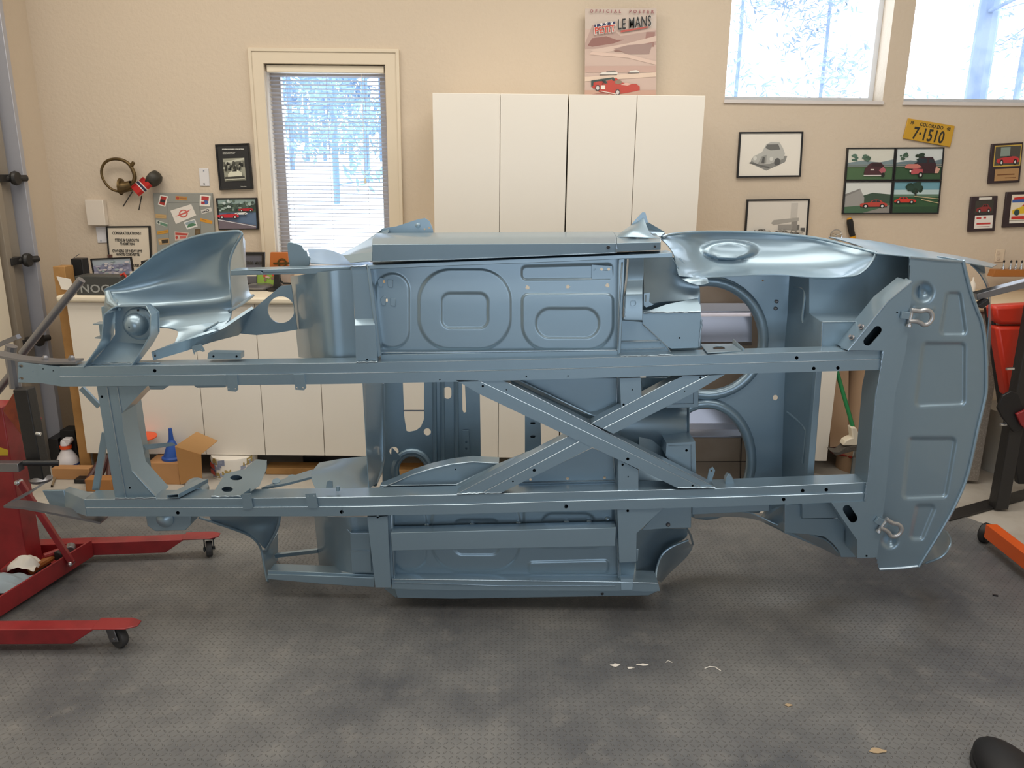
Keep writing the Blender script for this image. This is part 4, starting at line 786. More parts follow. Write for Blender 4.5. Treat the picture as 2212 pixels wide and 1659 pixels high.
# post
pw_ = .11; xr = P(39, 1050, YP0).x; xl = xr - .13
yq = YP0 - .02
MB().box((xl - .05, yq, .05), (xr, yq + .11, P(20, 880, yq).z)).build('post', RR, ls, bevel=.004)
MB().extr([P(-30, 957, yq - .0015), P(17, 972, yq - .0015), P(17, 984, yq - .0015), P(-30, 984, yq - .0015)], (0, .001, 0)).build('warning_label', mat('label_yellow', 'c8a92c', .5), ls)
zf = F(155, 1215, .09)
b0 = P(42, 1040, yq - .02)
MB().bar(b0, zf, .03, .022).build('diagonal_brace', RR, ls, bevel=.003)
for p_ in (b0 + V((0, -.02, 0)), zf + V((0, -.02, 0))): MB().cyl(p_, p_ + V((0, .03, 0)), .012, 6).cyl(p_ + V((0, -.006, 0)), p_ + V((0, .01, 0)), .007, 10).build('bolt', CHROME, ls, bevel=.002)
# rusty orange head plate
MB().prism([(10, 878), (36, 838), (46, 855), (56, 945), (52, 948), (6, 888)], yq - .016, yq - .004).build('head_plate', RUST, ls, bevel=.003)
MB().prism([(70, 880), (88, 905), (84, 925), (76, 910)], yq + .12, yq + .13).build('head_plate', RED, ls, bevel=.002)
# black swinging arm
YA = yq - .05
MB().bar(P(52, 838, YA), P(88, 1032, YA), .058, .058, (0, 1, 0)).build('square_tube_arm', DARKSTEEL, ls, bevel=.004)
MB().lathe(P(88, 1033, YA), (0, 0, 1), [(.04, -.012), (.045, 0), (.03, .012)], 14).build('weld_bead', STEEL, ls)
MB().cyl(P(78, 936, YA - .05), P(88, 938, YA - .05), .008, 8).build('bolt', CHROME, ls, bevel=.001)
MB().box((P(-40, 995, YA - .05).x, YA - .09, P(0, 1012, YA - .05).z), (P(51, 995, YA - .05).x, YA - .05, P(0, 994, YA - .05).z)).build('cross_tube', STEEL, ls, bevel=.002)
MB().cyl(P(50, 1000, YA - .07), P(127, 1000, YA - .03), .012, 12).build('pin', BLACK, ls)
# flat bars to the car
cbz = 2.85
MB().tube([P(x, y, yq - .02) for x, y in ((25, 747), (22, 760), (28, 800), (34, 838))], .022, 10).build('pivot_pipe', STEEL, ls)
def flat(pts, name, w=.05, t=.009, m=STEEL):
    b = MB(); rows = []
    for p in pts: rows.append([p + V((0, -w / 2, 0)), p + V((0, w / 2, 0))])
    return b.grid(rows).build(name, m, ls, solid=t)
flat([P(-60, 757, 2.93), P(0, 765, 2.93), P(50, 775, 2.91), P(120, 781, 2.9), P(172, 780, 2.9)], 'mounting_bar', .06)
for px in (98, 155): MB().lathe(P(px, 778, 2.9), (0, 0, 1), [(.012, 0), (.012, .01), (.006, .018)], 6).build('bolt', STEEL, ls)
flat([P(103, 1038, YA), P(70, 1060, 2.98), P(22, 1086, 2.88)], 'mounting_bar', .055)
flat([P(18, 1088, 2.87), P(60, 1091, 2.87), P(140, 1106, 2.88), P(225, 1123, 2.9)], 'mounting_bar', .06)
# two bright spindle tubes
sp1 = tag(MB().cyl(P(-10, 851, 3.35), P(36, 793, 3.32), .0165, 14).build('steel_tube', STEEL), 'lower bright steel tube at the left edge beside the door track', 'tube', 'steel tubes by the left stand')
sp2 = tag(MB().cyl(P(48, 764, 3.28), P(176, 604, 3.28), .0165, 14).build('steel_tube', STEEL), 'long bright steel tube slanting up from the left stand', 'tube', 'steel tubes by the left stand')
sp3 = tag(MB().bar(P(-10, 748, 3.5), P(40, 727, 3.5), .03, .02).build('steel_bar', STEEL), 'short flat steel bar crossing the door track at the left edge', 'bar')
# tools in the tray
def lay(name, label, cat, pts, z, r, m, group=None): return tag(MB().tube([F(x, y, z) for x, y in pts], r, 10).build(name, m, bevel=.001), label, cat, group)
hm = empty('hammer', F(110, 1215)); tag(hm, 'hammer with orange wooden handle lying in the red stand tray', 'hammer')
MB().tube([F(66, 1232, .085), F(100, 1212, .09), F(125, 1196, .095)], [.02, .017, .014], 10).build('handle', mat('hammer_handle', '9a5a26', .5), hm)
MB().cyl(F(122, 1202, .1), F(136, 1192, .1), .022, 12).build('head', DARKSTEEL, hm, bevel=.003)
hm = empty('mallet', F(130, 1200)); tag(hm, 'red handled mallet lying behind the wooden handled hammer', 'hammer')
MB().tube([F(95, 1202, .11), F(148, 1184, .11)], [.013, .016], 10).build('handle', mat('red_grip', '8f2a28', .5), hm)
MB().cyl(F(151, 1190, .11), F(153, 1180, .11), .02, 12).build('head', STEEL, hm, bevel=.003)
lay('chisel', 'dark steel chisel lying in front of the wooden hammer handle', 'chisel', ((78, 1238), (108, 1218)), .07, .008, DARKSTEEL)
def rag(name, label, px, py, z, s, m, seed):
    rd = random.Random(seed); c = F(px, py, z); rows = []
    for i in range(9):
        rows.append([c + V(((i / 8 - .5) * s, (j / 8 - .5) * s * .7, rd.uniform(-.012, .02) + .05 * math.cos((i / 8 - .5) * 2.6) * math.cos((j / 8 - .5) * 2.4))) for j in range(9)])
    o_ = MB().grid(rows).build(name, m, solid=.003); md = o_.modifiers.new('sub', 'SUBSURF'); md.levels = md.render_levels = 2
    return tag(o_, label, 'cloth')
rag('paper_towel', 'crumpled white paper towel in the red stand tray', 55, 1228, .08, .13, PAPER, 3)
rag('shop_rag', 'crumpled pale blue rag at the foot of the red post', 12, 1268, .06, .2, mat('pale_blue_cloth', '9aa9b4', .9), 5)
# ------------------------------------------------------------------ right rotisserie stand
rs = empty('rotisserie_stand', F(2150, 1105)); tag(rs, 'black square post stand at the right holding the tail of the car body', 'stand')
a = F(2163, 1100); YQ = a.y
MB().box((P(2144, 1085, YQ).x, YQ - .035, .012), (P(2144, 1085, YQ).x + .07, YQ + .035, 1.32)).build('post', DARKSTEEL, rs, bevel=.004)
pa_ = F(2035, 1122); pb_ = F(2300, 1046)
MB().bar(pa_ + V((0, 0, .008)), pb_ + V((0, 0, .008)), .085, .012).build('foot_plate', DARKSTEEL, rs, bevel=.002)
MB().prism([(2155, 882), (2166, 855), (2185, 845), (2200, 850), (2222, 905), (2205, 930), (2190, 934), (2165, 902)], YQ - .055, YQ - .037).build('clamp_plate', BLACK, rs, bevel=.004)
MB().prism([(2196, 895), (2230, 880), (2230, 940), (2206, 918)], YQ - .075, YQ - .057).build('red_plate', RED, rs, bevel=.003)
for py in (797, 917): MB().cyl(P(2174 - (py - 797) * .11, py, YQ - .03), P(2190 - (py - 797) * .11, py - 1, YQ - .03), .008, 8).build('bolt', CHROME, rs)
ba = P(2104, 640, 3.1); bb = P(2240, 605, 3.1)
MB().bar(ba, bb, .045, .026).build('mounting_bar', STEEL, rs, bevel=.002)
MB().prism([(2112, 660), (2137, 646), (2139, 656), (2122, 667)], 3.05, 3.09).build('clamp_bracket', DARKSTEEL, rs, bevel=.002)
# orange leg of an engine crane
oc = empty('crane_leg', F(2160, 1190)); tag(oc, 'orange steel hoist leg with a black wheel at the right edge', 'hoist')
za = .125
a0 = F(2129, 1133, za); a1 = F(2155, 1131, za); b0_ = F(2290, 1232, za); dirv = (b0_ - a1).normalized()
MB().bar(a0.lerp(a1, .5) + V((0, 0, -.035)), a0.lerp(a1, .5) + dirv * 1.25 + V((0, 0, -.035)), .055, .07).build('leg', ORANGE, oc, bevel=.003)
wc = F(2126, 1172); wc = V((wc.x, wc.y, .052))
wa = V((dirv.y, -dirv.x, 0)) if dirv.y < 0 else V((-dirv.y, dirv.x, 0))
wa = V((.55, -.83, 0)).normalized()
wh = MB(); wh.lathe(wc, wa, [(.02, -.02), (.042, -.02), (.05, -.012), (.05, .012), (.042, .02), (.02, .02)], 28).build('wheel', mat('wheel_black', '202022', .5), oc)
hs = MB()
for k in range(5): 
    an = R(72 * k + 20); u = wa.orthogonal().normalized(); w2 = wa.cross(u); cpt = wc + (u * math.cos(an) + w2 * math.sin(an)) * .028
    hs.cyl(cpt - wa * .021, cpt + wa * .021, .006, 10)
hs.build('wheel_hole_rims', mat('pale_grey', 'a9a7a2', .6), oc)
MB().cyl(wc - wa * .03, wc + wa * .03, .010, 12).bar(wc + wa * .025, a0.lerp(a1, .6) + V((0, 0, -.04)), .006, .03).build('axle_bracket', ORANGE, oc)
# ------------------------------------------------------------------ loose bits on the mat
sh = empty('shoe', F(2150, 1700)); tag(sh, 'rounded toe of a black shoe at the bottom right corner', 'shoe')
c_ = F(2160, 1672); 
MB().ell(V((c_.x, c_.y - .05, .045)), .085, .15, .05, 24, 14).build('upper', mat('black_shoe', '121216', .6), sh)
MB().extr([V((c_.x + .088 * math.cos(a * .2618), c_.y - .05 + .153 * math.sin(a * .2618), .006)) for a in range(24)], (0, 0, .02)).build('sole', RUBBER, sh, bevel=.004)
def flake(px, py, s, seed, name, label, group=None, m=None, w=.5):
    rd = random.Random(seed); c = F(px, py, .0065); n_ = 11
    pts = [c + V((s * math.cos(6.283 * k / n_) * rd.uniform(.5, 1.1), s * w * math.sin(6.283 * k / n_) * rd.uniform(.4, 1.1), 0)) for k in range(n_)]
    return tag(MB().extr(pts, (0, 0, .0015)).build(name, m or PAPER), label, 'scrap', group)
flake(1330, 1437, .022, 1, 'paint_flake', 'crumbled white flake on the mat, leftmost of the bright group', 'white flakes on the mat'); flake(1362, 1443, .014, 2, 'paint_flake', 'tiny white flake on the mat between the two larger ones', 'white flakes on the mat')
flake(1390, 1436, .026, 3, 'paint_flake', 'long white flake on the mat, rightmost of the bright group', 'white flakes on the mat', None, .28)
tag(MB().tube([F(x, y, .0075) for x, y in ((1522, 1444), (1533, 1440), (1545, 1441), (1557, 1449))], .002, 6).build('white_string', PAPER), 'thin curved white string on the mat right of the flakes', 'string')
tag(MB().tube([F(x, y, .0065) for x, y in ((1438, 1431), (1443, 1427), (1452, 1431))], .0015, 5).build('white_string', PAPER), 'tiny white thread on the mat next to the flakes', 'string')
flake(593, 1213, .02, 8, 'paint_flake', 'small orange scrap on the mat under the front fender', None, OPLAST)
flake(1895, 1622, .03, 6, 'dry_leaf', 'torn tan scrap on the mat near the bottom right', None, mat('tan_scrap', 'b09a7c', .8)); flake(1702, 1523, .018, 7, 'dry_leaf', 'small tan scrap on the mat right of centre', None, mat('tan_scrap', 'b09a7c', .8))
tag(MB().obox(F(2150, 1286, .008), .02, .008, .006, Matrix.Rotation(R(-20), 3, 'Z')).build('black_clip', BLACK), 'tiny black clip on the mat near the right edge', 'clip')
# ------------------------------------------------------------------ the car body, turned on its side, underside to the camera
YBF = 2.85
def B(px, py, w=0.0): return P(px, py, YBF + w)
car = empty('car_body', V((0, 3.1, .2)))
tag(car, 'bare ice blue metallic car tub on its side showing its underside', 'car body')
def pr(name, pts, w0, w1, holes=(), bevel=.002, parent=None, m=None):
    mb_ = MB()
    return (mb_.hollow if holes and w1 - w0 > .02 else mb_.prism)(pts, YBF + w0, YBF + w1, holes).build(name, m or PAINT, parent or car, bevel=0 if holes else bevel)
def dot(x, y, r=4): return circ(x, y, r, n=10)
def bead(mb, pts, w, r=.0024):
    mb.m(1); mb.tube([B(x, y, w) for x, y in pts], r, 6); return mb.m(0)
def surf(rows, nu=6, nv=6, fn=None):
    """smooth sheet through control rows of (px, py, depth)"""
    R1 = [cr_pts(r, nu) for r in rows]; cols = list(zip(*R1)); R2 = [cr_pts(list(c), nv) for c in cols]
    out = []
    for r in zip(*R2):
        out.append([B(x, y, w + (fn(x, y) if fn else 0)) for x, y, w in r])
    return out
def sheet(name, rows, nu=6, nv=6, fn=None, t=.003, parent=None, edge=None, m=None, ang=50):
    return MB().grid(surf(rows, nu, nv, fn)).build(name, m or PAINT, parent or car, solid=t, ang=ang)
# ---- signed distance helpers for pressed shapes (pixels)
def sd_rr(x, y, cx, cy, hw, hh, r):
    qx = abs(x - cx) - hw + r; qy = abs(y - cy) - hh + r
    return math.hypot(max(qx, 0), max(qy, 0)) + min(max(qx, qy), 0) - r
def sd_poly(x, y, poly, r):
    d = 1e9; inside = False; n = len(poly)
    for i in range(n):
        ax, ay = poly[i]; bx_, by = poly[(i + 1) % n]; ex = bx_ - ax; ey = by - ay; wx = x - ax; wy = y - ay
        t = max(0, min(1, (wx * ex + wy * ey) / (ex * ex + ey * ey))); d = min(d, math.hypot(wx - ex * t, wy - ey * t))
        if (ay > y) != (by > y) and x < (bx_ - ax) * (y - ay) / (by - ay) + ax: inside = not inside
    return (-d if inside else d) - r
def sm(t): t = max(0, min(1, t)); return t * t * (3 - 2 * t)
def pressed(name, quad, w, shapes, step=3.0, holes=(), parent=None, t=.0022, clip=None, wfn=None):
    """panel over a pixel quad (TL TR BR BL); shapes = [(sd function, depth m, width px)]"""
    (x0, y0), (x1, y1), (x2, y2), (x3, y3) = quad
    nu = int(max(abs(x1 - x0), abs(x2 - x3)) / step); nv = int(max(abs(y3 - y0), abs(y2 - y1)) / step)
    vs = []; ok = []
    for j in range(nv + 1):
        for i in range(nu + 1):
            u = i / nu; v = j / nv
            x = (x0 * (1 - u) + x1 * u) * (1 - v) + (x3 * (1 - u) + x2 * u) * v; y = (y0 * (1 - u) + y1 * u) * (1 - v) + (y3 * (1 - u) + y2 * u) * v
            d = w + (wfn(x, y) if wfn else 0)
            for f, dep, wd_ in shapes: d += dep * sm(.5 - f(x, y) / wd_)
            vs.append(B(x, y, d)); ok.append((x, y))
    fs = []
    for j in range(nv):
        for i in range(nu):
            a = j * (nu + 1) + i; cx = (ok[a][0] + ok[a + nu + 2][0]) / 2; cy = (ok[a][1] + ok[a + nu + 2][1]) / 2
            if any(math.hypot(cx - hx, cy - hy) < hr for hx, hy, hr in holes): continue
            if clip and not clip(cx, cy): continue
            fs.append((a, a + 1, a + nu + 2, a + nu + 1))
    o = MB().add(vs, fs).build(name, PAINT, parent or car, solid=t, ang=60, merge=0)
    if clip: 
        bm = bmesh.new(); bm.from_mesh(o.data); bmesh.ops.delete(bm, geom=[v for v in bm.verts if not v.link_faces], context='VERTS'); bm.to_mesh(o.data); bm.free()
    return o
# ================================================================= frame rails
UT = [(130, 793), (420, 789), (710, 785.4), (1000, 780), (1224, 775), (1500, 768), (1907, 757)]
UM = [(130, 814), (420, 811), (710, 807), (1000, 802), (1224, 797), (1500, 788), (1907, 776)]
UB = [(133, 835), (420, 833), (710, 829.7), (1000, 824.5), (1224, 818.5), (1500, 810), (1902, 799)]
LT = [(182, 1079), (460, 1077.5), (740, 1074.6), (1000, 1069), (1220, 1063.5), (1540, 1056), (1872, 1043)]
LM = [(186, 1097), (460, 1096.5), (740, 1095), (1000, 1090), (1220, 1083), (1540, 1075), (1870, 1065)]
LB = [(188, 1115), (460, 1115.5), (740, 1115), (1000, 1110), (1220, 1103.7), (1540, 1095), (1868, 1083)]
def rail(T, M_, B_, hT, hB):
    r_ = MB().strip(T, M_, YBF + .006, YBF + .1, hT).strip(M_, B_, YBF, YBF + .1, hB)
    bead(r_, M_, .002, .0024); bead(r_, T, .008, .0022)
    return r_.build('frame_rail', PAINT, car, ang=40)
ru = rail(UT, UM, UB, [(334, 801, 4), (710, 795, 4), (1224, 785, 4.5), (1721, 773, 4)], [(950, 820, 1.6), (1137, 813, 1.6), (1227, 812, 1.6), (1758, 796, 4), (1810, 795, 4)])
rl_ = rail(LT, LM, LB, [(1734, 1060, 4), (1785, 1058, 4)], [(384, 1108, 4), (738, 1106, 4.2), (1223, 1094, 4.4), (1693, 1079, 4)])
# horn ends
pr('rail_end', [(81, 788), (130, 793), (133, 835), (87, 827)], .012, .09, [dot(93, 797, 1.5), dot(115, 801, 1.5)], parent=ru)
pr('end_plate', [(38, 783), (82, 787), (87, 828), (39, 826)], .02, .032, [slot(43, 791, 47, 791, 3), slot(43, 818, 48, 818, 3), dot(71, 803, 1.2)], parent=ru)
MB().add([B(137, 1060, .11), B(182, 1079, .006), B(188, 1115, .0), B(143, 1099, .09), B(150, 1052, .14), B(200, 1066, .1)], [(0, 1, 2, 3), (0, 4, 5, 1)]).build('rail_end', PAINT, rl_, solid=.003)
pr('end_plate', [(91, 1060), (138, 1059), (145, 1097), (109, 1093)], .10, .112, parent=rl_)
# rail outrigger brackets, tabs
def tab(pts, w=-.006, holes=()): return pr('bracket_tab', pts, w, w + .006, holes, bevel=.001)
tab([(488, 810), (512, 810), (514, 842), (510, 846), (492, 845)], -.006, [dot(494, 840, 1.6), dot(508, 840, 1.6)])
tab([(634, 809), (657, 809), (661, 838), (657, 843), (638, 842)], -.006, [dot(641, 838, 1.6), dot(654, 838, 1.6)])
tab([(521, 1068), (541, 1067), (546, 1096), (541, 1100), (525, 1100)], -.006, [dot(525, 1072, 1.6), dot(538, 1071, 1.6)])
tab([(659, 1067), (681, 1066), (687, 1094), (682, 1098), (665, 1097)], -.006, [dot(665, 1072, 1.6), dot(678, 1071, 1.6)])
pr('angle_bracket', [(450, 762), (455, 761), (520, 762), (520, 775), (448, 776)], .05, .09, [dot(461, 770, 2.5), dot(511, 770, 2.5)])
pr('angle_bracket', [(413, 748), (434, 743), (442, 759), (437, 760), (432, 757), (421, 761), (419, 766)], .13, .136, [dot(420, 757, 1.3), dot(434, 755, 1.3)])
pr('box_bracket', [(321, 834), (365, 833), (352, 842), (324, 842)], .03, .09); pr('box_bracket', [(417, 832), (487, 831), (487, 837), (425, 838)], .04, .09)
MB().prism([(704, 1054), (706, 1040), (712, 1037), (718, 1040), (719, 1054)], YBF + .06, YBF + .066).cyl(B(730, 1060, .05), B(730, 1050, .05), .008, 10).build('upright_tab', PAINT, car, bevel=.001)
# ================================================================= front crossmember
fcm = pr('front_crossmember', [(209, 835), (318, 834), (263, 893), (266, 930), (285, 1020), (337, 1077), (249, 1078), (226, 940)], .03, .15, [dot(220, 857, 3), dot(280, 1054, 2.5)])
bm_b = MB(); bead(bm_b, [(231, 836), (247, 930), (272, 1076)], .028, .0022); bead(bm_b, [(253, 836), (263, 893)], .028, .0018); bm_b.build('weld_line', PAINT, fcm)
MB().add([B(285, 1018, .028), B(338, 1076, .028), B(354, 1047, .2), B(304, 1004, .2)], [(0, 1, 2, 3)]).build('cross_brace', PAINT, fcm, solid=.004, bevel=.001)
# inner wall of the crossmember with lightening holes (deep side)
MB().extr([B(290, 836, .16), B(299, 836, .3), B(303, 940, .3), B(328, 1030, .3), B(300, 1030, .16), B(268, 935, .16)], (.004, 0, 0)).build('side_plate', PAINT, fcm, bevel=.001)
for x, y in ((306, 973), (315, 1000)): MB().lathe(B(x, y, .25), (1, -.25, 0), [(.022, 0), (.024, .003), (.018, .004)], 16).build('hole_lip', PAINT, fcm)
MB().bar(B(176, 838, .12), B(215, 878, .12), .012, .02).build('stay_bar', PAINT, car)
MB().bar(B(228, 935, .13), B(207, 1058, .13), .012, .025).build('stay_bar', PAINT, car)
MB().extr([B(310, 962, .22), B(372, 957, .3), B(380, 962, .3), B(315, 972, .22)], (0, 0, .003)).build('holed_bracket', PAINT, car)
# steering box tube and engine mounts on the lower rail
tb = MB(); b0 = [B(360, 1069, .0), B(386, 1067, .0), B(386, 1076, .0), B(360, 1077, .0)]
tb.extr(b0, (.055, .16, 0), [[B(362, 1070.5, .0), B(384, 1068.5, .0), B(384, 1074.5, .0), B(362, 1075.5, .0)]])
tb.build('rectangular_tube', PAINT, car, bevel=.001)
MB().lathe(B(425, 1056, .2), (.2, -1, 0), [(.05, 0), (.05, .09), (.03, .1)], 20).build('round_mount', PAINT, car)
zE = B(480, 1073, .02).z
def FZ(px, py, z): return F(px, py, z)
ep = [F(456, 1072, zE), F(486, 1023, zE), F(536, 1006, zE), F(552, 991, zE), F(576, 993, zE), F(540, 1055, zE), F(520, 1070, zE)]
ep = [B(456, 1072, .01), B(486, 1023, .16), B(530, 1013, .2), B(553, 992, .26), B(576, 994, .26), B(541, 1055, .06), B(520, 1070, .01)]
nrm = V((0, -.9, 2.2)).normalized()
def proj(px, py, q0=ep[0], q1=ep[1], q2=ep[5]):
    n_ = (q1 - q0).cross(q2 - q0).normalized(); d = ray(px, py); return CAM + d * ((q0 - CAM).dot(n_) / d.dot(n_))
ol = [(456, 1072), (486, 1023), (530, 1013), (553, 992), (576, 994), (541, 1055), (520, 1070)]
em_ = MB(); f3 = [proj(*p) for p in ol]; h3 = [[proj(x, y) for x, y in circ(510, 1032, 13, 5.5, 14)], [proj(x, y) for x, y in circ(491, 1057, 12, 6, 14)]]
em_.add([p for l in [f3] + h3 for p in l], [list(t) for t in tessellate_polygon([f3] + h3)])
dn_ = V((0, 0, -.035)); n_ = len(f3)
em_.add(f3 + [p + dn_ for p in f3], [[i, (i + 1) % n_, (i + 1) % n_ + n_, i + n_] for i in range(n_)] + [[i + n_ for i in range(n_)]])
em_.build('engine_mount', PAINT, car)
MB().extr([proj(*p) for p in ((541, 1055), (576, 994), (574, 1016), (560, 1050), (541, 1062))], (0, .004, -.0)).build('mount_gusset', PAINT, car)
# ================================================================= cruciform X
xb = MB()
xb.hollow([(985, 821), (1032, 822), (1515, 1053), (1463, 1054), (1379, 1013), (1276, 965), (1033, 850)], YBF + .0, YBF + .07, [dot(1043, 834, 2.6), dot(1356, 991.5, 3.4), dot(1496, 1049, 2.4)])
xb.hollow([(1032, 821), (1083, 820), (1545, 1053), (1515, 1053)], YBF + .006, YBF + .07, [dot(1094, 842, 1.4)])
bead(xb, [(1032, 822), (1515, 1053)], .003, .0024)
bead(xb, [(1083, 820), (1545, 1053)], .007, .0016); xb.build('cruciform_arm', PAINT, car)
xc = MB()
xc.hollow([(987, 1068), (1040, 1066), (1253, 953), (1229, 942)], YBF + .008, YBF + .07)
xc.hollow([(1040, 1066), (1084, 1064), (1280, 966), (1253, 953)], YBF + .002, YBF + .07, [dot(1154, 1016, 3.6), dot(1108, 1040, 2)])
xc.hollow([(1278, 915), (1450, 824), (1476, 812), (1530, 811), (1303, 926)], YBF + .008, YBF + .07, [dot(1513, 815.2, 2.3)])
xc.hollow([(1303, 926), (1530, 811), (1566, 809), (1496, 850), (1325, 937)], YBF + .002, YBF + .07, [dot(1479, 845, 1.4)])
bead(xc, [(1040, 1066), (1253, 953)], .004, .0024); bead(xc, [(1303, 926), (1530, 811)], .004, .0024)
bead(xc, [(987, 1067), (1229, 942)], .009, .0016); bead(xc, [(1278, 915), (1450, 824)], .009, .0016); xc.build('cruciform_arm', PAINT, car)
# centre posts either side of the X
pr('cross_strut', [(1339, 817), (1384, 816), (1386, 862), (1342, 884)], .012, .09, [dot(1347, 874, 2.6), dot(1366, 842, 1.4)])
pr('cross_strut', [(1336, 993), (1379, 1015), (1379, 1060), (1336, 1062)], .012, .09, [dot(1345, 1004, 2.6), dot(1357, 1030, 1.6)])
# ================================================================= upper floor, sill, outriggers
LD = -.012 # presses push away from the camera when positive
upq = [(796, 572), (1345, 556), (1335, 768), (826, 775)]
S = [(lambda x, y: sd_rr(x, y, 848, 671, 36, 80, 36), -.0045, 4.5), (lambda x, y: sd_rr(x, y, 1004, 668, 99, 86, 68), -.0045, 4.5),
     (lambda x, y: sd_rr(x, y, 1004, 671, 50, 38, 18), .004, 4.5),
     (lambda x, y: sd_poly(x, y, [(1137, 585), (1312, 580), (1312, 592), (1137, 594)], 10), .0045, 4.5),
     (lambda x, y: max(sd_rr(x, y, 1226, 695.5, 98, 60.5, 14), sd_rr(x, y, 1226, 665, 98, 91, 56)), -.0045, 4.5),
     (lambda x, y: sd_rr(x, y, 1226, 698, 68, 32, 30), .004, 4.5)]
flu = pressed('floor_panel', upq, .084, S, 2.2, [(1140, 621, 4.2), (1227, 619, 4.2), (1312, 617, 4.2), (1299.5, 581.6, 4.2), (1315, 581.6, 4.2), (829, 608, 3.4), (835, 648, 3.4)])
for cx, cy in ((829, 608), (835, 648)):
    for q_ in ([(cx - 14, cy - 2), (cx - 6, cy - 10), (cx - 1, cy - 6), (cx - 2, cy + 12), (cx - 10, cy + 12)], [(cx + 8, cy - 4), (cx + 20, cy - 3), (cx + 19, cy + 14), (cx + 9, cy + 12)]):
        MB().prism(q_, YBF + .074, YBF + .078).build('floor_patch', PAINT, flu, bevel=.001)
MB().prism([(1278, 572), (1322, 575), (1324, 602), (1278, 603)], YBF + .083, YBF + .0842, [dot(1283, 581.5, 3), dot(1299.5, 581.6, 3.2), dot(1315, 581.6, 3.2)]).build('floor_patch', PAINT, flu)
fe = MB(); fe.prism([(792, 574), (799, 574), (824, 768), (816, 772)], YBF + .03, YBF + .09)
fe.prism([(1336, 560), (1350, 558), (1341, 762), (1333, 770)], YBF + .05, YBF + .09)
fe.prism([(822, 766), (1336, 757), (1336, 771), (822, 779)], YBF + .05, YBF + .095)
bead(fe, [(824, 762), (900, 762), (1100, 759), (1333, 757)], .052, .004); bead(fe, [(1344, 566), (1338, 660), (1334, 757)], .05, .004)
fe.build('floor_edge_flange', PAINT, flu, bevel=.002)
# outriggers
ou = MB()
ou.prism([(757.5, 575), (789, 574), (797, 592), (761, 592)], YBF + .055, YBF + .1)
ou.prism([(761, 592), (797, 592), (808, 688), (767, 689)], YBF + .05, YBF + .1)
ou.add([B(767, 689, .05), B(808, 688, .05), B(810, 702, .022), B(767, 703, .022)], [(0, 1, 2, 3)])
ou.hollow([(767, 703), (810, 702), (816, 781), (769, 783)], YBF + .022, YBF + .1, [dot(793, 777, 2)])
ou.build('outrigger', PAINT, car)
ou = MB(); rows = []
for (xa_, ya_, xb_, yb_, w) in ((1359, 548, 1391, 547, .05), (1358, 570, 1391, 569, .055), (1356, 590, 1391, 590, .07), (1355, 606, 1390, 604, .07), (1353, 620, 1388, 618, .05), (1352, 634, 1388, 632, .028), (1351, 640, 1388, 638, .024), (1349, 691, 1388, 692, .024)):
    rows.append([B(xa_, ya_, w), B(xb_, yb_, w)])
back = [[p + V((0, .05, 0)) for p in r] for r in rows]
ou.grid(rows); ou.grid([[r[0], bk_[0]] for r, bk_ in zip(rows, back)]); ou.grid([[bk_[1], r[1]] for r, bk_ in zip(rows, back)]); ou.add([rows[-1][0], rows[-1][1], back[-1][1], back[-1][0]], [(0, 1, 2, 3)])
ou.tube([B(1368, 655, .024), B(1368, 655, .018)], .011, 12, cap=False)
ou.build('outrigger', PAINT, car, bevel=.001)
# sill: inner strip, outer box with sloped top
si = MB()
si.prism([(792, 573), (980, 565), (1200, 556), (1453, 546), (1453, 556), (1350, 559), (1200, 566), (980, 574), (796, 582)], YBF + .03, YBF + .13)
si.build('sill_flange', PAINT, car, bevel=.0018)
def sillbox(xs):
    b = MB(); rows = []
    for x, yf, yb, yt in xs: rows.append([B(x, yb, .16), B(x, yb, .02), B(x, yf, .014), B(x, yt, .09), B(x, yt, .09) + V((0, .1, .012)), B(x, yt, .09) + V((0, .2, 0))])
    b.grid(rows); b.add(rows[0], [list(range(6))]); b.add(rows[-1], [list(range(6))]); return b
sb_ = sillbox([(804, 528.5, 565, 515.5), (980, 527.5, 559.5, 514), (1200, 526.5, 551, 512.5), (1331, 526, 545.5, 512)])
bead(sb_, [(805, 565), (980, 560), (1200, 551), (1330, 546)], .018, .0024)
sb_.cyl(B(1314, 534.5, .016), B(1314, 534.5, .0125), .0072, 14)
sill = sb_.build('sill_box', PAINT, car, bevel=.0016)
MB().cyl(B(1314, 534.5, .0135), B(1314, 534.5, .0115), .0064, 14).build('painted_hole_dark', BLACK, sill)  # black disc paints the dark inside of an open hole
s2 = sillbox([(1332, 525.5, 544.5, 513), (1380, 524, 542, 515), (1427, 523, 540, 516)]); sill2 = s2.build('jacking_box', PAINT, car, bevel=.0016)
MB().cyl(B(1415, 533, .0135), B(1415, 533, .0115), .0042, 12).build('painted_hole_dark', BLACK, sill2)  # hole interior painted as a black disc here too
# door pillar foot at the rear of the sill
sheet('pillar_foot', [[(1331, 513, .1), (1345, 500, .14), (1362, 488, .2)], [(1365, 512, .08), (1370, 497, .11), (1380, 478, .2)], [(1427, 515, .08), (1405, 505, .11), (1390, 470, .2)]], 4, 4, t=.002)
pr('pillar_plate', [(1362, 488), (1368, 480), (1388, 458), (1394, 459), (1400, 480), (1378, 485), (1376, 498), (1356, 492)], .2, .205, [dot(1377, 475, 1.2)])
MB().add([B(1378, 484, .2), B(1400, 480, .22), B(1436, 502, .34), B(1436, 508, .34), B(1425, 512, .26), B(1382, 492, .2)], [(0, 1, 2, 5), (5, 2, 3, 4)]).build('pillar_brace', PAINT, car, solid=.003)
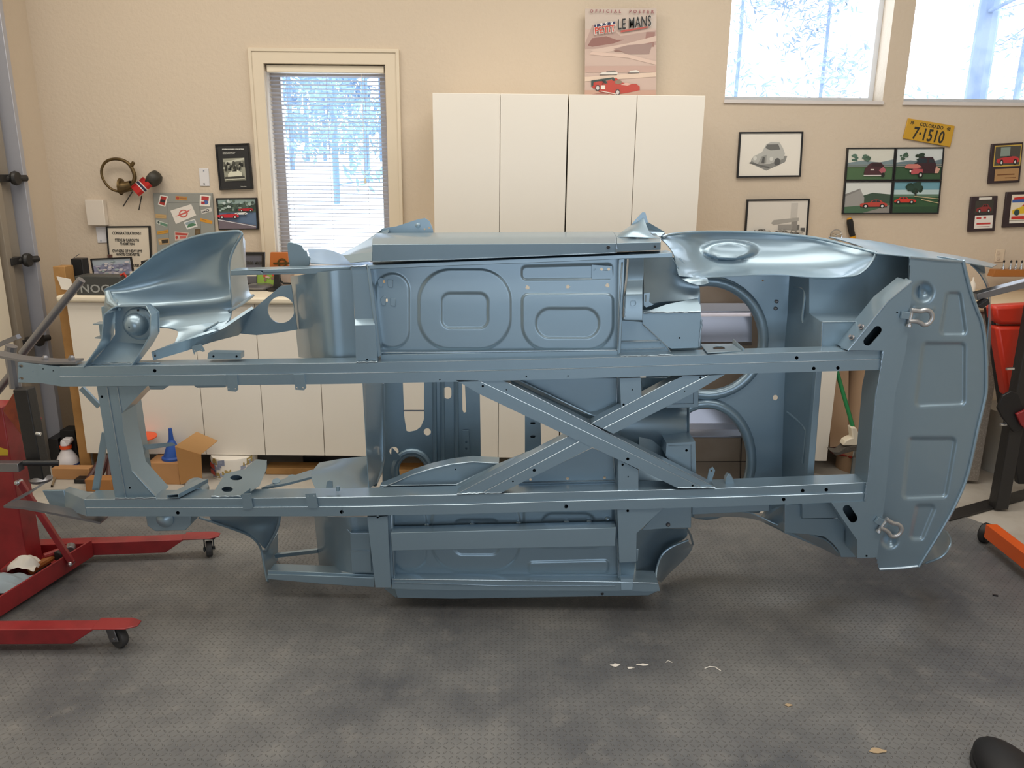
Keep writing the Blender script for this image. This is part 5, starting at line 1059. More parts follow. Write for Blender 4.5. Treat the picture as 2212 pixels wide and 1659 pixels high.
# front pillar / hinge post end at the left of the sill
sheet('front_wing_foot', [[(738, 549, .25), (790, 520, .26), (830, 492, .3)], [(740, 551, .2), (800, 532, .14), (840, 500, .24)], [(742, 552, .17), (804, 545, .06), (806, 530, .06)]], 4, 4, t=.002)
pr('hinge_pillar_plate', [(806, 530), (826, 494), (856, 489), (902, 474), (918, 471), (928, 478), (935, 495), (938, 514), (806, 514)], .27, .276, [dot(857, 511, 1.8), dot(869, 507, 2), dot(917, 495, 2), dot(927, 492, 2)])
MB().lathe(B(903, 487, .27), (0, -1, 0), [(.01, 0), (.01, .008), (.004, .012)], 12).build('stud', PAINT, car)
MB().add([B(741, 552, .16), B(804, 545, .05), B(804, 564, .04), B(757, 568, .09)], [(0, 1, 2, 3)]).build('wing_foot_plate', PAINT, car, solid=.003)
# support bar from fender to bulkhead
MB().prism([(498, 584), (757, 576.5), (757, 590), (498, 595)], YBF + .14, YBF + .22, [dot(566, 587, 2)]).build('fender_bar', PAINT, car, bevel=.002)
# torn corner panel and scuttle edge above the bar
pr('scuttle_corner', [(620, 528), (623, 523), (629, 523), (652, 530), (656, 539), (663, 543), (665, 552), (671, 557), (668, 574), (626, 577), (622, 550)], .30, .304)
sheet('scuttle_top', [[(664, 537, .55), (710, 540, .5), (745, 552, .4), (800, 566, .3)], [(668, 551, .4), (715, 556, .36), (750, 562, .3), (800, 568, .25)], [(671, 569, .24), (715, 571, .22), (757, 571, .2), (800, 572, .14)]], 4, 4, t=.002)
# ================================================================= front bulkhead (upper half): footwell
sheet('footwell', [[(628, 597, .42), (645, 595, .28), (672, 590, .17), (702, 587, .12), (732, 584, .12), (762, 582, .12)], [(637, 690, .42), (655, 689, .28), (682, 688, .17), (708, 686, .12), (738, 686, .12), (766, 686, .12)], [(646, 772, .42), (664, 774, .28), (690, 778, .17), (715, 780, .12), (745, 783, .12), (770, 785, .12)]], 6, 6, t=.003)
hb_ = [(684, 614), (727, 620), (739, 723), (652, 765)]
b_ = MB()
for x, y in hb_: b_.cyl(B(x, y, .19 if x < 700 else .117), B(x, y, .113), .003, 8)
pr('pillar_hole_plate', [(514, 720), (540, 674), (606, 618), (629, 615), (642, 712), (600, 719), (554, 724)], .36, .366, [circ(607, 669, 29, 29, 22)])
# ================================================================= upper inner fender
def bulge(x, y): return -.035 * math.exp(-((y - (655 - (x - 380) * .09)) / 16) ** 2) if x > 230 else 0
fu = sheet('inner_fender', [
    [(225, 624, .30), (262, 607, .30), (300, 578, .30), (331, 554, .30), (380, 526, .30), (434, 508.5, .30), (483, 501.5, .30), (522, 500, .30)],
    [(226, 630, .30), (266, 616, .32), (306, 596, .34), (340, 580, .35), (388, 560, .36), (436, 546, .37), (478, 540, .36), (503, 537, .31)],
    [(228, 638, .29), (270, 632, .32), (312, 621, .35), (350, 610, .37), (396, 598, .38), (438, 589, .38), (474, 585, .36), (495, 584, .31)],
    [(231, 650, .26), (274, 648, .29), (316, 640, .32), (356, 636, .33), (400, 631, .34), (440, 627, .34), (476, 623, .33), (496, 622, .30)],
    [(236, 668, .25), (280, 668, .27), (320, 664, .28), (360, 662, .29), (404, 660, .29), (444, 656, .29), (478, 653, .29), (499, 651, .29)],
    [(242, 690, .24), (284, 692, .25), (324, 692, .26), (364, 690, .26), (408, 686, .26), (446, 681, .26), (478, 677, .26), (499, 674, .27)],
    [(248, 712, .20), (290, 714, .21), (330, 714, .22), (345, 708, .22), (384, 708, .23), (440, 702, .23), (474, 697, .23), (494, 693, .24)]],
    6, 6, bulge, t=.003, ang=70)
sheet('fender_apron', [[(345, 706, .22), (384, 708, .22), (440, 700, .23), (494, 692, .24)], [(384, 716, .21), (400, 720, .2), (450, 712, .2), (480, 708, .21)], [(374, 748, .14), (390, 746, .14), (430, 733, .15), (470, 716, .18)]], 5, 5, t=.003)
ed = MB()
ed.tube([B(*p) for p in cr_pts([(329, 555, .3), (380, 526, .30), (434, 508.5, .30), (483, 501.5, .30), (514, 499.5, .30), (522, 504, .30), (521, 510, .30), (508, 531, .31), (497, 559, .31), (494.5, 590, .31), (498, 640, .30), (499, 668, .28), (494, 693, .25), (481, 707, .22), (462, 720, .19), (430, 735, .15)], 4)], .005, 8)
ed.build('rolled_edge', PAINT, fu)
lv = MB()
for k in range(4): lv.tube([B(440 + k * 7, 716 - k * 4, .19), B(451 + k * 7, 708 - k * 4, .19)], .004, 6)
lv.build('louvres', PAINT, fu)
sheet('fender_end_panel', [[(523, 505, .30), (526, 512, .42), (529, 520, .56)], [(508, 531, .31), (521, 545, .44), (531, 576, .6)], [(496, 575, .31), (515, 585, .45), (533, 600, .6)], [(497, 625, .30), (518, 628, .44), (539, 632, .58)], [(500, 665, .28), (522, 652, .42), (546, 640, .55)]], 5, 5, t=.003)
MB().tube([B(495, 672, .26), B(520, 658, .34), B(547, 638, .5)], .006, 8).build('flange_bead', PAINT, car)
# diagonal beam from the rail to the bulkhead
MB().add([B(327, 761, .07), B(378, 741, .1), B(430, 724, .14), B(480, 708, .2), B(546, 664, .34), B(514, 722, .34), B(455, 737, .2), B(400, 757, .12), B(331, 778, .07)], [(0, 1, 7, 8), (1, 2, 6, 7), (2, 3, 6), (3, 4, 5, 6)]).build('diagonal_beam', PAINT, car, solid=.012)
MB().cyl(B(335, 769, .062), B(335, 769, .05), .004, 10).build('bolt_head', BLACK, car)
# ================================================================= upper suspension tower
tw_b = MB()
tw_b.add([B(262, 659, .11), B(325, 657, .11), B(343, 674, .11), B(344, 716, .11), B(327, 744, .11), B(239, 738, .11), B(249, 722, .11), B(250, 671, .11)], [list(range(8))])
tw_b.add([B(239, 738, .11), B(327, 744, .11), B(297, 783, .045), B(200, 785, .045)], [(0, 1, 2, 3)])
tow = tw_b.build('suspension_tower', PAINT, car, solid=.004, ang=15)
def flange(pts, w1, w2, name='tower_flange'):
    b = MB(); b.grid([[B(x, y, wb), B(x, y, wb) + V((0, -(wb - wf), 0))] for x, y, wb, wf in pts]); return b.build(name, PAINT, tow, solid=.005, bevel=.001)
flange([(262, 659, .12, .05), (249, 671, .12, .035), (245, 723, .12, .03), (236, 741, .11, .02), (197, 786, .06, .0)], 0, 0)
flange([(262, 659, .12, .08), (325, 657, .12, .08), (343, 674, .12, .05), (344, 716, .12, .04), (328, 744, .11, .03), (297, 784, .06, .005)], 0, 0)
dm = MB(); dc = B(302, 699, .107)
dm.lathe(dc, (0, -1, 0), [(.061, 0), (.062, .006), (.056, .010), (.050, .011)], 36)
dm.build('dome_ring', PAINT, tow)
dn = V((-.12, -1, -.05)).normalized()
MB().lathe(dc + V((-.006, -.005, 0)), dn, [(.045, 0), (.044, .012), (.039, .030), (.030, .046), (.020, .054), (.010, .056), (.0035, .056), (.003, .048)], 32).build('dome', PAINT, tow, ang=60)
for a in (85, 25, -20): MB().cyl(dc + V((.053 * math.cos(R(a)), -.0125, .053 * math.sin(R(a)))), dc + V((.053 * math.cos(R(a)), -.009, .053 * math.sin(R(a)))), .0042, 10).build('painted_bolt_hole', BLACK, tow)  # solid black discs paint the shade inside the ring's bolt holes
MB().tube([B(233, 632, .2), B(240, 655, .16), B(258, 668, .1)], [.012, .016, .006], 10).build('tower_gusset', PAINT, car)
sheet('tower_side', [[(228, 636, .24), (240, 636, .2), (255, 650, .16)], [(226, 665, .24), (238, 668, .18), (250, 672, .12)], [(222, 690, .26), (236, 694, .2), (247, 694, .13)]], 4, 4, t=.003)
br2 = MB(); br2.prism([(213, 700), (241, 700), (241, 724), (216, 724)], YBF + .16, YBF + .164, [dot(227, 709, 2)]); br2.bar(B(208, 698, .15), B(243, 699, .15), .05, .004); br2.bar(B(212, 727, .15), B(243, 729, .15), .05, .004)
br2.build('front_bracket', PAINT, car)
pr('front_bracket', [(218, 663), (247, 655), (244, 694), (221, 692)], .24, .246)

pr('seat_pan', [(1336, 556), (1470, 556), (1512, 620), (1516, 752), (1456, 770), (1336, 770)], .25, .254)
pr('seat_pan', [(1336, 816), (1420, 816), (1440, 846), (1440, 890), (1336, 905)], .34, .344)
pr('boot_inner_wall', [(1738, 600), (1890, 560), (1962, 556), (1962, 772), (1738, 772)], .34, .344)

pr('tunnel_side', [(1083, 812), (1338, 812), (1338, 905), (1262, 905)], .17, .174)
pr('tunnel_side', [(1270, 892), (1348, 880), (1348, 985), (1280, 966)], .42, .424)

def wig(p0, p1, w, r=.0034, n=14, seed=1, a=.9):
    wl = MB(); rd = random.Random(seed); bead(wl, [(p0[0] + (p1[0] - p0[0]) * k / n + rd.uniform(-a, a), p0[1] + (p1[1] - p0[1]) * k / n + rd.uniform(-a, a)) for k in range(n + 1)], w, r); wl.build('weld_bead', PAINT, car)
wig((769, 783), (816, 782), .008, seed=2); wig((1341, 770), (1452, 767), .01, seed=3, n=24); wig((1336, 1061), (1380, 1060), .01, seed=4); wig((987, 1067), (1084, 1064), .004, seed=5, n=20)
wig((1463, 1053), (1545, 1053), .002, seed=6, n=18); wig((249, 1077), (337, 1076), .008, seed=7, n=18); wig((1516, 690), (1511, 748), .078, seed=8); wig((1390, 676), (1512, 674), .078, seed=9, n=22)
wig((1349, 640), (1349, 690), .022, seed=10, r=.002); wig((1332, 526), (1332, 545), .012, seed=11, r=.002); wig((757, 576), (800, 574), .05, seed=12); wig((1907, 757), (1902, 799), -.006, seed=13, r=.0022); wig((1872, 1043), (1868, 1083), -.006, seed=14, r=.0022)
wig((456, 1073), (520, 1072), .008, seed=15); wig((200, 786), (345, 784), .04, seed=16, n=24)
# ================================================================= middle: firewall, dash panel, gearbox cover
MB().extr([B(783, 828, .09), B(831, 826, .56), B(829, 990, .56), B(815, 1041, .46), B(796, 1056, .1), B(791, 980, .09)], (.003, 0, 0)).build('firewall', PAINT, car)
MB().tube([B(823, 828, .5), B(824, 900, .5), B(826, 985, .5), B(819, 1020, .47), B(808, 1046, .4)], .014, 10).build('firewall_flange', PAINT, car)
DW = .60
dash = pr('dash_panel', [(829, 820), (1036, 820), (1039, 1000), (960, 1020), (850, 1060), (826, 1050)], DW, DW + .004,
   [[(870, 824), (916, 824), (916, 905), (909, 922), (898, 930), (884, 933), (878, 931), (873, 900)], dot(923, 933, 8), slot(967, 843, 967, 854, 8), [(998, 826), (1004, 826), (1007, 890), (1002, 892), (999, 886)], circ(890, 1016, 28, 30, 22), circ(851, 975, 10, n=12)], bevel=0)
MB().tube([B(890 + 38 * math.cos(R(a)), 1016 + 40 * math.sin(R(a)), DW - .005) for a in range(0, 361, 15)], .016, 10, cap=False).build('hole_lip', PAINT, dash)
MB().bar(B(871, 887, DW), B(916, 887, DW), .004, .006).build('cross_wire', STEEL, dash)
rbs = MB()
for x in (938, 955, 985): rbs.tube([B(x, 822, DW), B(x + 2, 1000, DW - .002)], [.011, .011], 8)
rbs.build('pressed_ribs', PAINT, dash)
pr('holed_tab', [(999, 930), (1012, 930), (1014, 978), (1000, 978)], DW - .02, DW - .014, [dot(1007, 955, 2.6), dot(1007, 969, 2.6)], parent=dash)
MB().prism([(846, 966), (866, 988), (866, 992), (844, 996)], YBF + DW - .04, YBF + DW - .036).build('edge_tab', PAINT, dash)
# gearbox cover behind lower rail
pr('gearbox_cover', [(818, 1056), (850, 1044), (890, 1026), (931, 1013), (975, 1003), (1020, 998), (1078, 1001), (1060, 1012), (986, 1048), (986, 1072), (818, 1074)], .13, .2, [dot(984, 1014, 1.5)])
bl2 = MB(); bead(bl2, [(818, 1056), (850, 1044), (890, 1026), (931, 1013), (975, 1003), (1020, 998), (1076, 1001)], .128, .003); bead(bl2, [(822, 1049), (985, 1047), (1076, 1003)], .128, .002); bl2.build('cover_seam', PAINT, car)
MB().add([B(986, 1048, .12), B(1060, 1010, .12), B(1079, 1001, .12), B(1135, 978, .14), B(1232, 940, .1), B(1225, 946, .06), B(1060, 1030, .06), B(990, 1066, .06)], [(0, 1, 6, 7), (1, 2, 3, 6), (3, 4, 5, 6)]).build('cover_fold', PAINT, car, solid=.004)
pr('hinge_post', [(1134, 880), (1167, 880), (1169, 965), (1134, 980)], .3, .33, [slot(1148, 914, 1154, 914, 2.6), slot(1148, 943, 1154, 943, 2.6)])
# toe housing and holed channel left of the firewall
sheet('toe_housing', [[(690, 1000, .36), (735, 992, .38), (770, 988, .4), (800, 986, .42)], [(676, 1017, .26), (725, 1012, .28), (775, 1005, .34), (806, 1000, .38)], [(672, 1032, .2), (720, 1036, .2), (775, 1032, .24), (802, 1030, .3)], [(684, 1062, .12), (720, 1064, .12), (770, 1064, .12), (800, 1064, .12)]], 5, 5, t=.003)
hc = [(565, 1055), (640, 1027), (676, 1016), (674, 1031), (640, 1040), (590, 1055)]
MB().add([B(565, 1056, .14), B(620, 1034, .2), B(676, 1016, .28), B(674, 1032, .2), B(620, 1046, .14)], [(0, 1, 4), (1, 2, 3, 4)]).build('holed_channel', PAINT, car, solid=.01)
for x, y in ((597, 1040), (630, 1032), (658, 1026)): MB().lathe(B(x, y, .17 + (x - 597) * .0012), (0, -.4, 1), [(.016, 0), (.016, .004), (.012, .004)], 16).build('hole_lip', PAINT, car)
# ---- floor and boxes seen between the rails, right of the X
pr('centre_floor', [(1083, 817), (1338, 816), (1336, 876), (1290, 892), (1262, 893)], .1, .104)
pr('centre_floor', [(1080, 1064), (1279, 968), (1334, 990), (1334, 1066)], .1, .104, [dot(1146, 1036, 3), dot(1226, 1034, 3.4), dot(1306, 1032, 3.4)])
b_ = MB(); bead(b_, [(1120, 1043), (1200, 1041), (1330, 1038)], .098, .0035); bead(b_, [(1334, 816), (1332, 874), (1290, 891)], .098, .003); bead(b_, [(1325, 985), (1331, 1060)], .098, .004); b_.build('seam_weld', PAINT, car)
MB().add([B(1083, 816, .1), B(1110, 816, .07), B(1270, 893, .07), B(1262, 893, .1), B(1290, 900, .07), B(1340, 876, .07), B(1338, 868, .1), B(1290, 888, .1)], [(0, 1, 2, 3), (3, 2, 4, 7), (7, 4, 5, 6)]).build('floor_fold', PAINT, car, solid=.004)
# axle tunnel with boxes
ax_rows = []
for k in range(9):
    a = R(-65 + 130 * k / 8); ax_rows.append([B(1340, 928 + 70 * math.sin(a), .34 - .16 * math.cos(a)), B(1440, 928 + 66 * math.sin(a), .36 - .16 * math.cos(a)), B(1484, 928 + 62 * math.sin(a), .38 - .16 * math.cos(a)), B(1489, 928 + 66 * math.sin(a), .36 - .15 * math.cos(a))])
MB().grid(ax_rows).build('axle_tunnel', PAINT, car, solid=.003, ang=60)
def obox_px(name, pts, w0, w1, **k): return pr(name, pts, w0, w1, **k)
bx1 = obox_px('bump_stop_box', [(1440, 958), (1502, 954), (1504, 1028), (1470, 1020), (1438, 985)], .1, .3, holes=[dot(1483, 973, 3)])
bx2 = obox_px('bump_stop_box', [(1440, 862), (1460, 845), (1509, 820), (1509, 880), (1440, 882)], .1, .3)
b_ = MB(); bead(b_, [(1444, 963), (1493, 960), (1494, 1018)], .098, .0016); b_.build('seam', PAINT, bx1)
b_ = MB(); bead(b_, [(1452, 873), (1498, 872), (1499, 828)], .098, .0016); b_.build('seam', PAINT, bx2)
sheet('tunnel_ramp', [[(1384, 816, .16), (1420, 816, .2), (1456, 816, .24)], [(1384, 850, .16), (1405, 846, .2), (1440, 830, .24)], [(1340, 900, .2), (1380, 880, .22), (1420, 860, .25)]], 4, 4, t=.003)
sheet('tunnel_ramp', [[(1380, 930, .2), (1420, 960, .2), (1460, 1000, .18), (1530, 1045, .12)], [(1380, 1000, .16), (1420, 1010, .16), (1460, 1035, .14), (1530, 1056, .1)], [(1378, 1062, .1), (1420, 1062, .1), (1460, 1060, .1), (1545, 1058, .1)]], 4, 4, t=.003)
pr('pulley_bracket', [(1566, 1052), (1568, 1032), (1573, 1025), (1580, 1027), (1586, 1040), (1588, 1051)], .05, .075, bevel=.002)
pr('upright_tab', [(1526, 1042), (1532, 1014), (1540, 1009), (1545, 1016), (1537, 1040)], .09, .095, [dot(1537, 1017, 2.4)])
# ================================================================= rear of the upper floor: kick up, spring hanger, wheel arch start
sheet('kick_up_panel', [[(1391, 557, .16), (1420, 556, .18), (1450, 556, .2), (1470, 590, .2)], [(1391, 600, .17), (1425, 605, .2), (1460, 610, .22), (1509, 620, .22)], [(1391, 660, .16), (1430, 652, .19), (1470, 650, .2), (1508, 644, .2)]], 5, 5, t=.003)
b_ = MB()
b_.add([B(1390, 676, .09), B(1440, 658, .13), B(1490, 648, .16), B(1506, 646, .17), B(1513, 660, .13), B(1514, 674, .1), B(1450, 677, .085)], [(0, 1, 6), (1, 2, 5, 6), (2, 3, 4, 5)])
b_.build('spring_hanger_top', PAINT, car, solid=.003)
sh1 = pr('spring_hanger_box', [(1388, 677), (1450, 676), (1512, 674), (1516, 690), (1513, 742), (1508, 751), (1450, 753), (1440, 748), (1388, 700)], .08, .16, [dot(1468, 730, 2)])
pr('hanger_base', [(1341, 692), (1388, 696), (1441, 749), (1451, 766), (1340, 770)], .086, .15, [dot(1368, 764, 2.6)])
b_ = MB(); bead(b_, [(1342, 739), (1425, 737), (1430, 741)], .084, .006); bead(b_, [(1388, 700), (1440, 748), (1452, 766)], .08, .0024); bead(b_, [(1342, 755), (1436, 752)], .084, .002); b_.build('hanger_weld', PAINT, car)
pr('slotted_tab', [(1391, 634), (1404, 632), (1402, 652), (1412, 658), (1396, 664), (1391, 660)], .06, .064, [[(1393.5, 637), (1396.5, 637), (1396, 652), (1393.5, 652)]])
# ================================================================= upper rear wheel arch
def dent(x, y):
    d = math.hypot((x - 1574) / 58, (y - 541) / 20); return -.03 * sm((1.08 - d) / .28)
wa_ = sheet('wheel_arch', [
    [(1427, 516, .28), (1448, 508.5, .36), (1500, 504, .42), (1560, 502.5, .44), (1640, 505, .45), (1705, 509, .445), (1777, 518, .42), (1850, 536, .36), (1893, 547, .28)],
    [(1436, 524, .27), (1462, 520, .35), (1508, 519, .42), (1562, 519, .44), (1640, 520, .448), (1703, 525, .44), (1770, 533, .41), (1845, 547, .345), (1891, 554, .27)],
    [(1448, 538, .25), (1480, 540, .335), (1525, 543, .405), (1570, 544, .425), (1640, 544, .43), (1700, 548, .42), (1763, 554, .385), (1840, 562, .32), (1885, 563, .25)],
    [(1457, 556, .23), (1492, 562, .305), (1538, 566, .37), (1580, 568, .385), (1640, 569, .39), (1695, 571, .38), (1752, 575, .345), (1828, 577, .285), (1876, 574, .23)],
    [(1461, 578, .20), (1500, 586, .255), (1545, 587, .31), (1585, 587, .32), (1640, 587, .325), (1690, 587, .32), (1745, 590, .285), (1812, 591, .24), (1862, 586, .21)],
    [(1466, 596, .17), (1504, 600, .20), (1548, 599, .235), (1588, 597, .24), (1640, 594, .245), (1690, 594, .24), (1745, 599, .22), (1800, 600, .20), (1845, 597, .19)]], 9, 8, dent, t=.003, ang=70)
e_ = MB()
e_.tube([B(*p) for p in cr_pts([(1430, 513, .28), (1448, 507, .34), (1500, 502, .40), (1560, 501, .43), (1640, 503, .44), (1705, 507.5, .43), (1777, 517, .40), (1850, 535, .33), (1893, 546, .26)], 4)], .006, 8)
e_.tube([B(*p) for p in cr_pts([(1893, 547, .25), (1886, 560, .23), (1870, 581, .21), (1845, 596, .2), (1800, 600, .22), (1757, 600, .24)], 4)], .005, 8)
e_.build('rolled_edge', PAINT, wa_)
sheet('arch_tongue', [[(1458, 592, .19), (1475, 604, .18), (1492, 612, .165), (1512, 616, .165), (1530, 612, .18)], [(1470, 594, .2), (1484, 600, .19), (1498, 604, .18), (1514, 604, .18), (1529, 606, .19)], [(1480, 590, .23), (1492, 593, .22), (1504, 596, .21), (1516, 598, .21), (1528, 602, .2)]], 5, 5, t=.003)
# ================================================================= rear bulkhead with the two arched openings
BW = .40
hu = [(1488, 640)] + circ(1532, 728, 106, 112, 16, -110, 85) + [(1488, 842)]
hu = circ(1528, 730, 110, 112, 40); hl = circ(1526, 992, 88, 110, 36)
rb = pr('rear_bulkhead', [(1392, 594), (1709, 588), (1706, 760), (1697, 860), (1690, 1058), (1640, 1108), (1400, 1108)], BW, BW + .004, [hu, hl, dot(1675, 859, 6), dot(1566, 608, 2.4), dot(1648, 606, 2.4)], bevel=0)
def lip(h, name='opening_lip', r=.022):
    cx = sum(p[0] for p in h) / len(h); cy = sum(p[1] for p in h) / len(h)
    pts = [B(cx + (x - cx) * 1.10, cy + (y - cy) * 1.10, BW - .004) for x, y in h]; pts.append(pts[0]); pts.append(pts[1])
    return MB().tube(pts, r, 12, cap=False).build(name, PAINT, rb)
lip(hu); lip(hl)
for x, y in ((1677, 651), (1675, 666)): MB().lathe(B(x, y, BW), (0, -1, 0), [(.008, 0), (.008, .006), (.003, .01)], 10).build('bolt', STEEL, rb)
# side walls of the boot box
sw = pressed('boot_side_wall', [(1706, 592), (1748, 601), (1776, 764), (1693, 764)], 0, [], 6)
bpy.data.objects.remove(sw)
MB().add([B(1706, 592, .40), B(1748, 601, .27), B(1748, 677, .27), B(1776, 696, .10), B(1776, 764, .10), B(1694, 764, .40), B(1702, 677, .40)], [(0, 1, 2, 6), (6, 2, 3, 4, 5)]).build('boot_side_wall', PAINT, car, solid=.003, ang=8)
b_ = MB(); b_.tube([B(*p) for p in cr_pts([(1716, 621, .365), (1734, 624, .31), (1738, 640, .295), (1733, 690, .29), (1742, 705, .27), (1753, 715, .22), (1755, 732, .20)], 4)], .005, 8); b_.build('pressed_rib', PAINT, car)
sheet('boot_side_wall', [[(1697, 800, .40), (1730, 800, .3), (1766, 800, .18)], [(1693, 900, .40), (1726, 900, .3), (1758, 900, .18)], [(1690, 1040, .40), (1720, 1040, .3), (1746, 1040, .18)]], 4, 4, t=.003)
pr('boot_corner_post', [(1763, 800), (1776, 800), (1757, 1040), (1742, 1040)], .16, .19)
b_ = MB(); b_.tube([B(*p) for p in cr_pts([(1750, 805, .24), (1748, 850, .24), (1747, 858, .24)], 3)], .004, 8); b_.tube([B(*p) for p in cr_pts([(1700, 890, .37), (1722, 908, .31), (1738, 926, .25), (1740, 940, .24), (1734, 1000, .24)], 4)], .005, 8); b_.build('pressed_rib', PAINT, car)
# boot floor recess over the wheel: upper wall, shelf, lower wall
MB().add([B(1748, 600, .27), B(1800, 599, .27), B(1845, 596, .27), B(1870, 581, .27), B(1886, 560, .27), B(1893, 547, .27), B(1966, 551, .27), B(1966, 677, .27), B(1748, 677, .27)], [list(range(9))]).build('boot_upper_wall', PAINT, car, solid=.003, ang=8)
MB().add([B(1748, 677, .27), B(1890, 676, .27), B(1884, 694, .10), B(1776, 696, .10)], [(0, 1, 2, 3)]).add([B(1776, 696, .10), B(1884, 694, .10), B(1884, 764, .10), B(1776, 764, .10)], [(0, 1, 2, 3)]).build('boot_shelf', PAINT, car, solid=.003, ang=8)
b_ = MB(); bead(b_, [(1776, 696), (1884, 694)], .098, .003); bead(b_, [(1776, 696), (1775, 764)], .098, .0025); b_.build('shelf_seam', PAINT, car)
zr_ = B(1550, 766, .006).z + .001
MB().extr([F(x, y, zr_) for x, y in ((1512, 745), (1582, 744), (1604, 760), (1528, 764))], (0, 0, .004), [[F(x, y, zr_) for x, y in circ(1553, 754, 13, 4.5, 14)]]).build('axle_strap_plate', PAINT, car, bevel=.001)
MB().extr([F(1582, 744, zr_), F(1604, 760, zr_), F(1604, 760, zr_) + V((0, 0, .014)), F(1582, 744, zr_) + V((0, 0, .022))], (.004, 0, 0)).build('axle_strap_tab', PAINT, car)
# lower half boot box
pr('boot_lower_box', [(1696, 1090), (1732, 1090), (1732, 1120), (1810, 1120), (1850, 1165), (1848, 1204), (1817, 1204), (1812, 1190), (1799, 1174), (1780, 1159), (1738, 1154), (1696, 1151)], .12, .3)
pr('boot_lower_box', [(1733, 1088), (1800, 1086), (1812, 1119), (1733, 1120)], .1, .3)
MB().add([B(1696, 1088, .12), B(1696, 1151, .12), B(1640, 1124, .4), B(1660, 1088, .4)], [(0, 1, 2, 3)]).build('boot_lower_end', PAINT, car, solid=.003)
sheet('lower_wheel_arch', [[(1500, 1118, .32), (1560, 1115, .36), (1620, 1119, .36), (1670, 1134, .34), (1720, 1155, .3), (1770, 1180, .28), (1812, 1202, .26)], [(1500, 1108, .2), (1560, 1106, .22), (1620, 1108, .22), (1680, 1134, .2), (1735, 1150, .16), (1785, 1168, .15), (1816, 1200, .14)]], 5, 4, t=.004)
pr('arch_rail', [(1495, 1096), (1662, 1086), (1662, 1104), (1495, 1112)], .1, .3)
# ================================================================= rear crossmember and gussets
rcm = MB()
rcm.hollow([(1971, 608), (1963, 698), (1957, 759), (1934, 850), (1915, 1050), (1902, 1149), (1894, 1204), (1852, 1206), (1852, 1167), (1796, 1086), (1867, 1083), (1873, 1043), (1891, 850), (1902, 799), (1907, 757), (1832, 757), (1918, 651)], YBF - .006, YBF + .11,
          [slot(1874, 738, 1896, 713, 9), slot(1830, 1100, 1843, 1120, 9.5), dot(1938, 675, 2), dot(1872, 1201, 2.4)])
bead(rcm, [(1832, 757), (1918, 651), (1971, 608)], -.005, .0028); bead(rcm, [(1909, 757), (1893, 850), (1874, 1043), (1868, 1083)], -.006, .0018)
rcm.build('rear_crossmember', PAINT, car)
MB().add([B(1832, 757, 0), B(1918, 651, 0), B(1971, 608, 0), B(1958, 601, .06), B(1904, 643, .06), B(1816, 752, .06)], [(0, 1, 4, 5), (1, 2, 3, 4)]).build('gusset_flange', PAINT, car, solid=.004, bevel=.001)
for x, y in ((1862, 707), (1841, 730)): MB().lathe(B(x, y, .02), (-.7, -.3, .5), [(.011, 0), (.011, .004), (.006, .005), (.006, .016)], 8).build('bolt', STEEL, car)
MB().tube([B(1883, 850, .1), B(1864, 1043, .1)], .012, 10).tube([B(1896, 803, .1), B(1883, 850, .1)], .012, 10).build('opening_edge', PAINT, car)
# ================================================================= boot floor and tail
bf = [(1966, 556), (2079, 565), (2095, 627), (2110, 670), (2121, 700), (2128, 756), (2129, 836), (2124, 870), (2111, 924), (2089, 1024), (2063, 1088), (2031, 1146), (1983, 1222), (1899, 1230), (1890, 1196), (1885, 1146), (1896, 1050), (1915, 850), (1936, 759), (1962, 690)]
def inside(poly):
    def f(x, y): return sd_poly(x, y, poly, 0) < 0
    return f
SB = [(lambda x, y: sd_poly(x, y, [(2052, 640), (2067, 640), (2077, 714), (2040, 714)], 8), .009, 8), (lambda x, y: sd_poly(x, y, [(2002, 750), (2075, 750), (2074, 864), (1987, 868)], 9), .009, 8),
      (lambda x, y: sd_poly(x, y, [(1972, 955), (2054, 955), (2035, 1064), (1960, 1067)], 9), .009, 8), (lambda x, y: sd_poly(x, y, [(1986, 1098), (2011, 1098), (1987, 1157), (1974, 1157)], 7), .009, 8),
      (lambda x, y: math.hypot(x - 1994, y - 631) - 15, .026, 24), (lambda x, y: math.hypot(x - 1922, y - 1166) - 12, .022, 20), (lambda x, y: sd_rr(x, y, 1996, 666, 22, 3, 3), -.004, 6)]
bfl = pressed('boot_floor', [(1950, 552), (2135, 556), (2135, 1232), (1890, 1232)], .05, SB, 3.0, clip=inside(bf))
b_ = MB()
edge = [(2080, 563), (2096, 627), (2111, 670), (2122, 700), (2129, 756), (2130, 836), (2125, 870), (2112, 924), (2090, 1024), (2064, 1088), (2032, 1146), (1984, 1223)]
ec = cr_pts([(x, y, 0) for x, y in edge], 4)
b_.tube([B(x, y, .048) for x, y, _ in ec], .006, 8)
rows = [[B(x, y, .05), B(x, y, .05) + V((.004, .05, 0)), B(x, y, .05) + V((-.01, .16, 0))] for x, y, _ in ec]
b_.grid(rows)
bead(b_, [(1966, 556), (2020, 561), (2079, 565)], .048, .004); bead(b_, [(1899, 1230), (1950, 1227), (1983, 1223)], .048, .005)
b_.build('boot_floor_edge', PAINT, bfl, solid=.002)
MB().add([B(1966, 555, .05), B(1989, 559, .06), B(1984, 700, .06), B(1962, 700, .12), B(1963, 552, .2)], [(0, 1, 2, 3), (0, 3, 4)]).build('boot_side_step', PAINT, car, solid=.003)
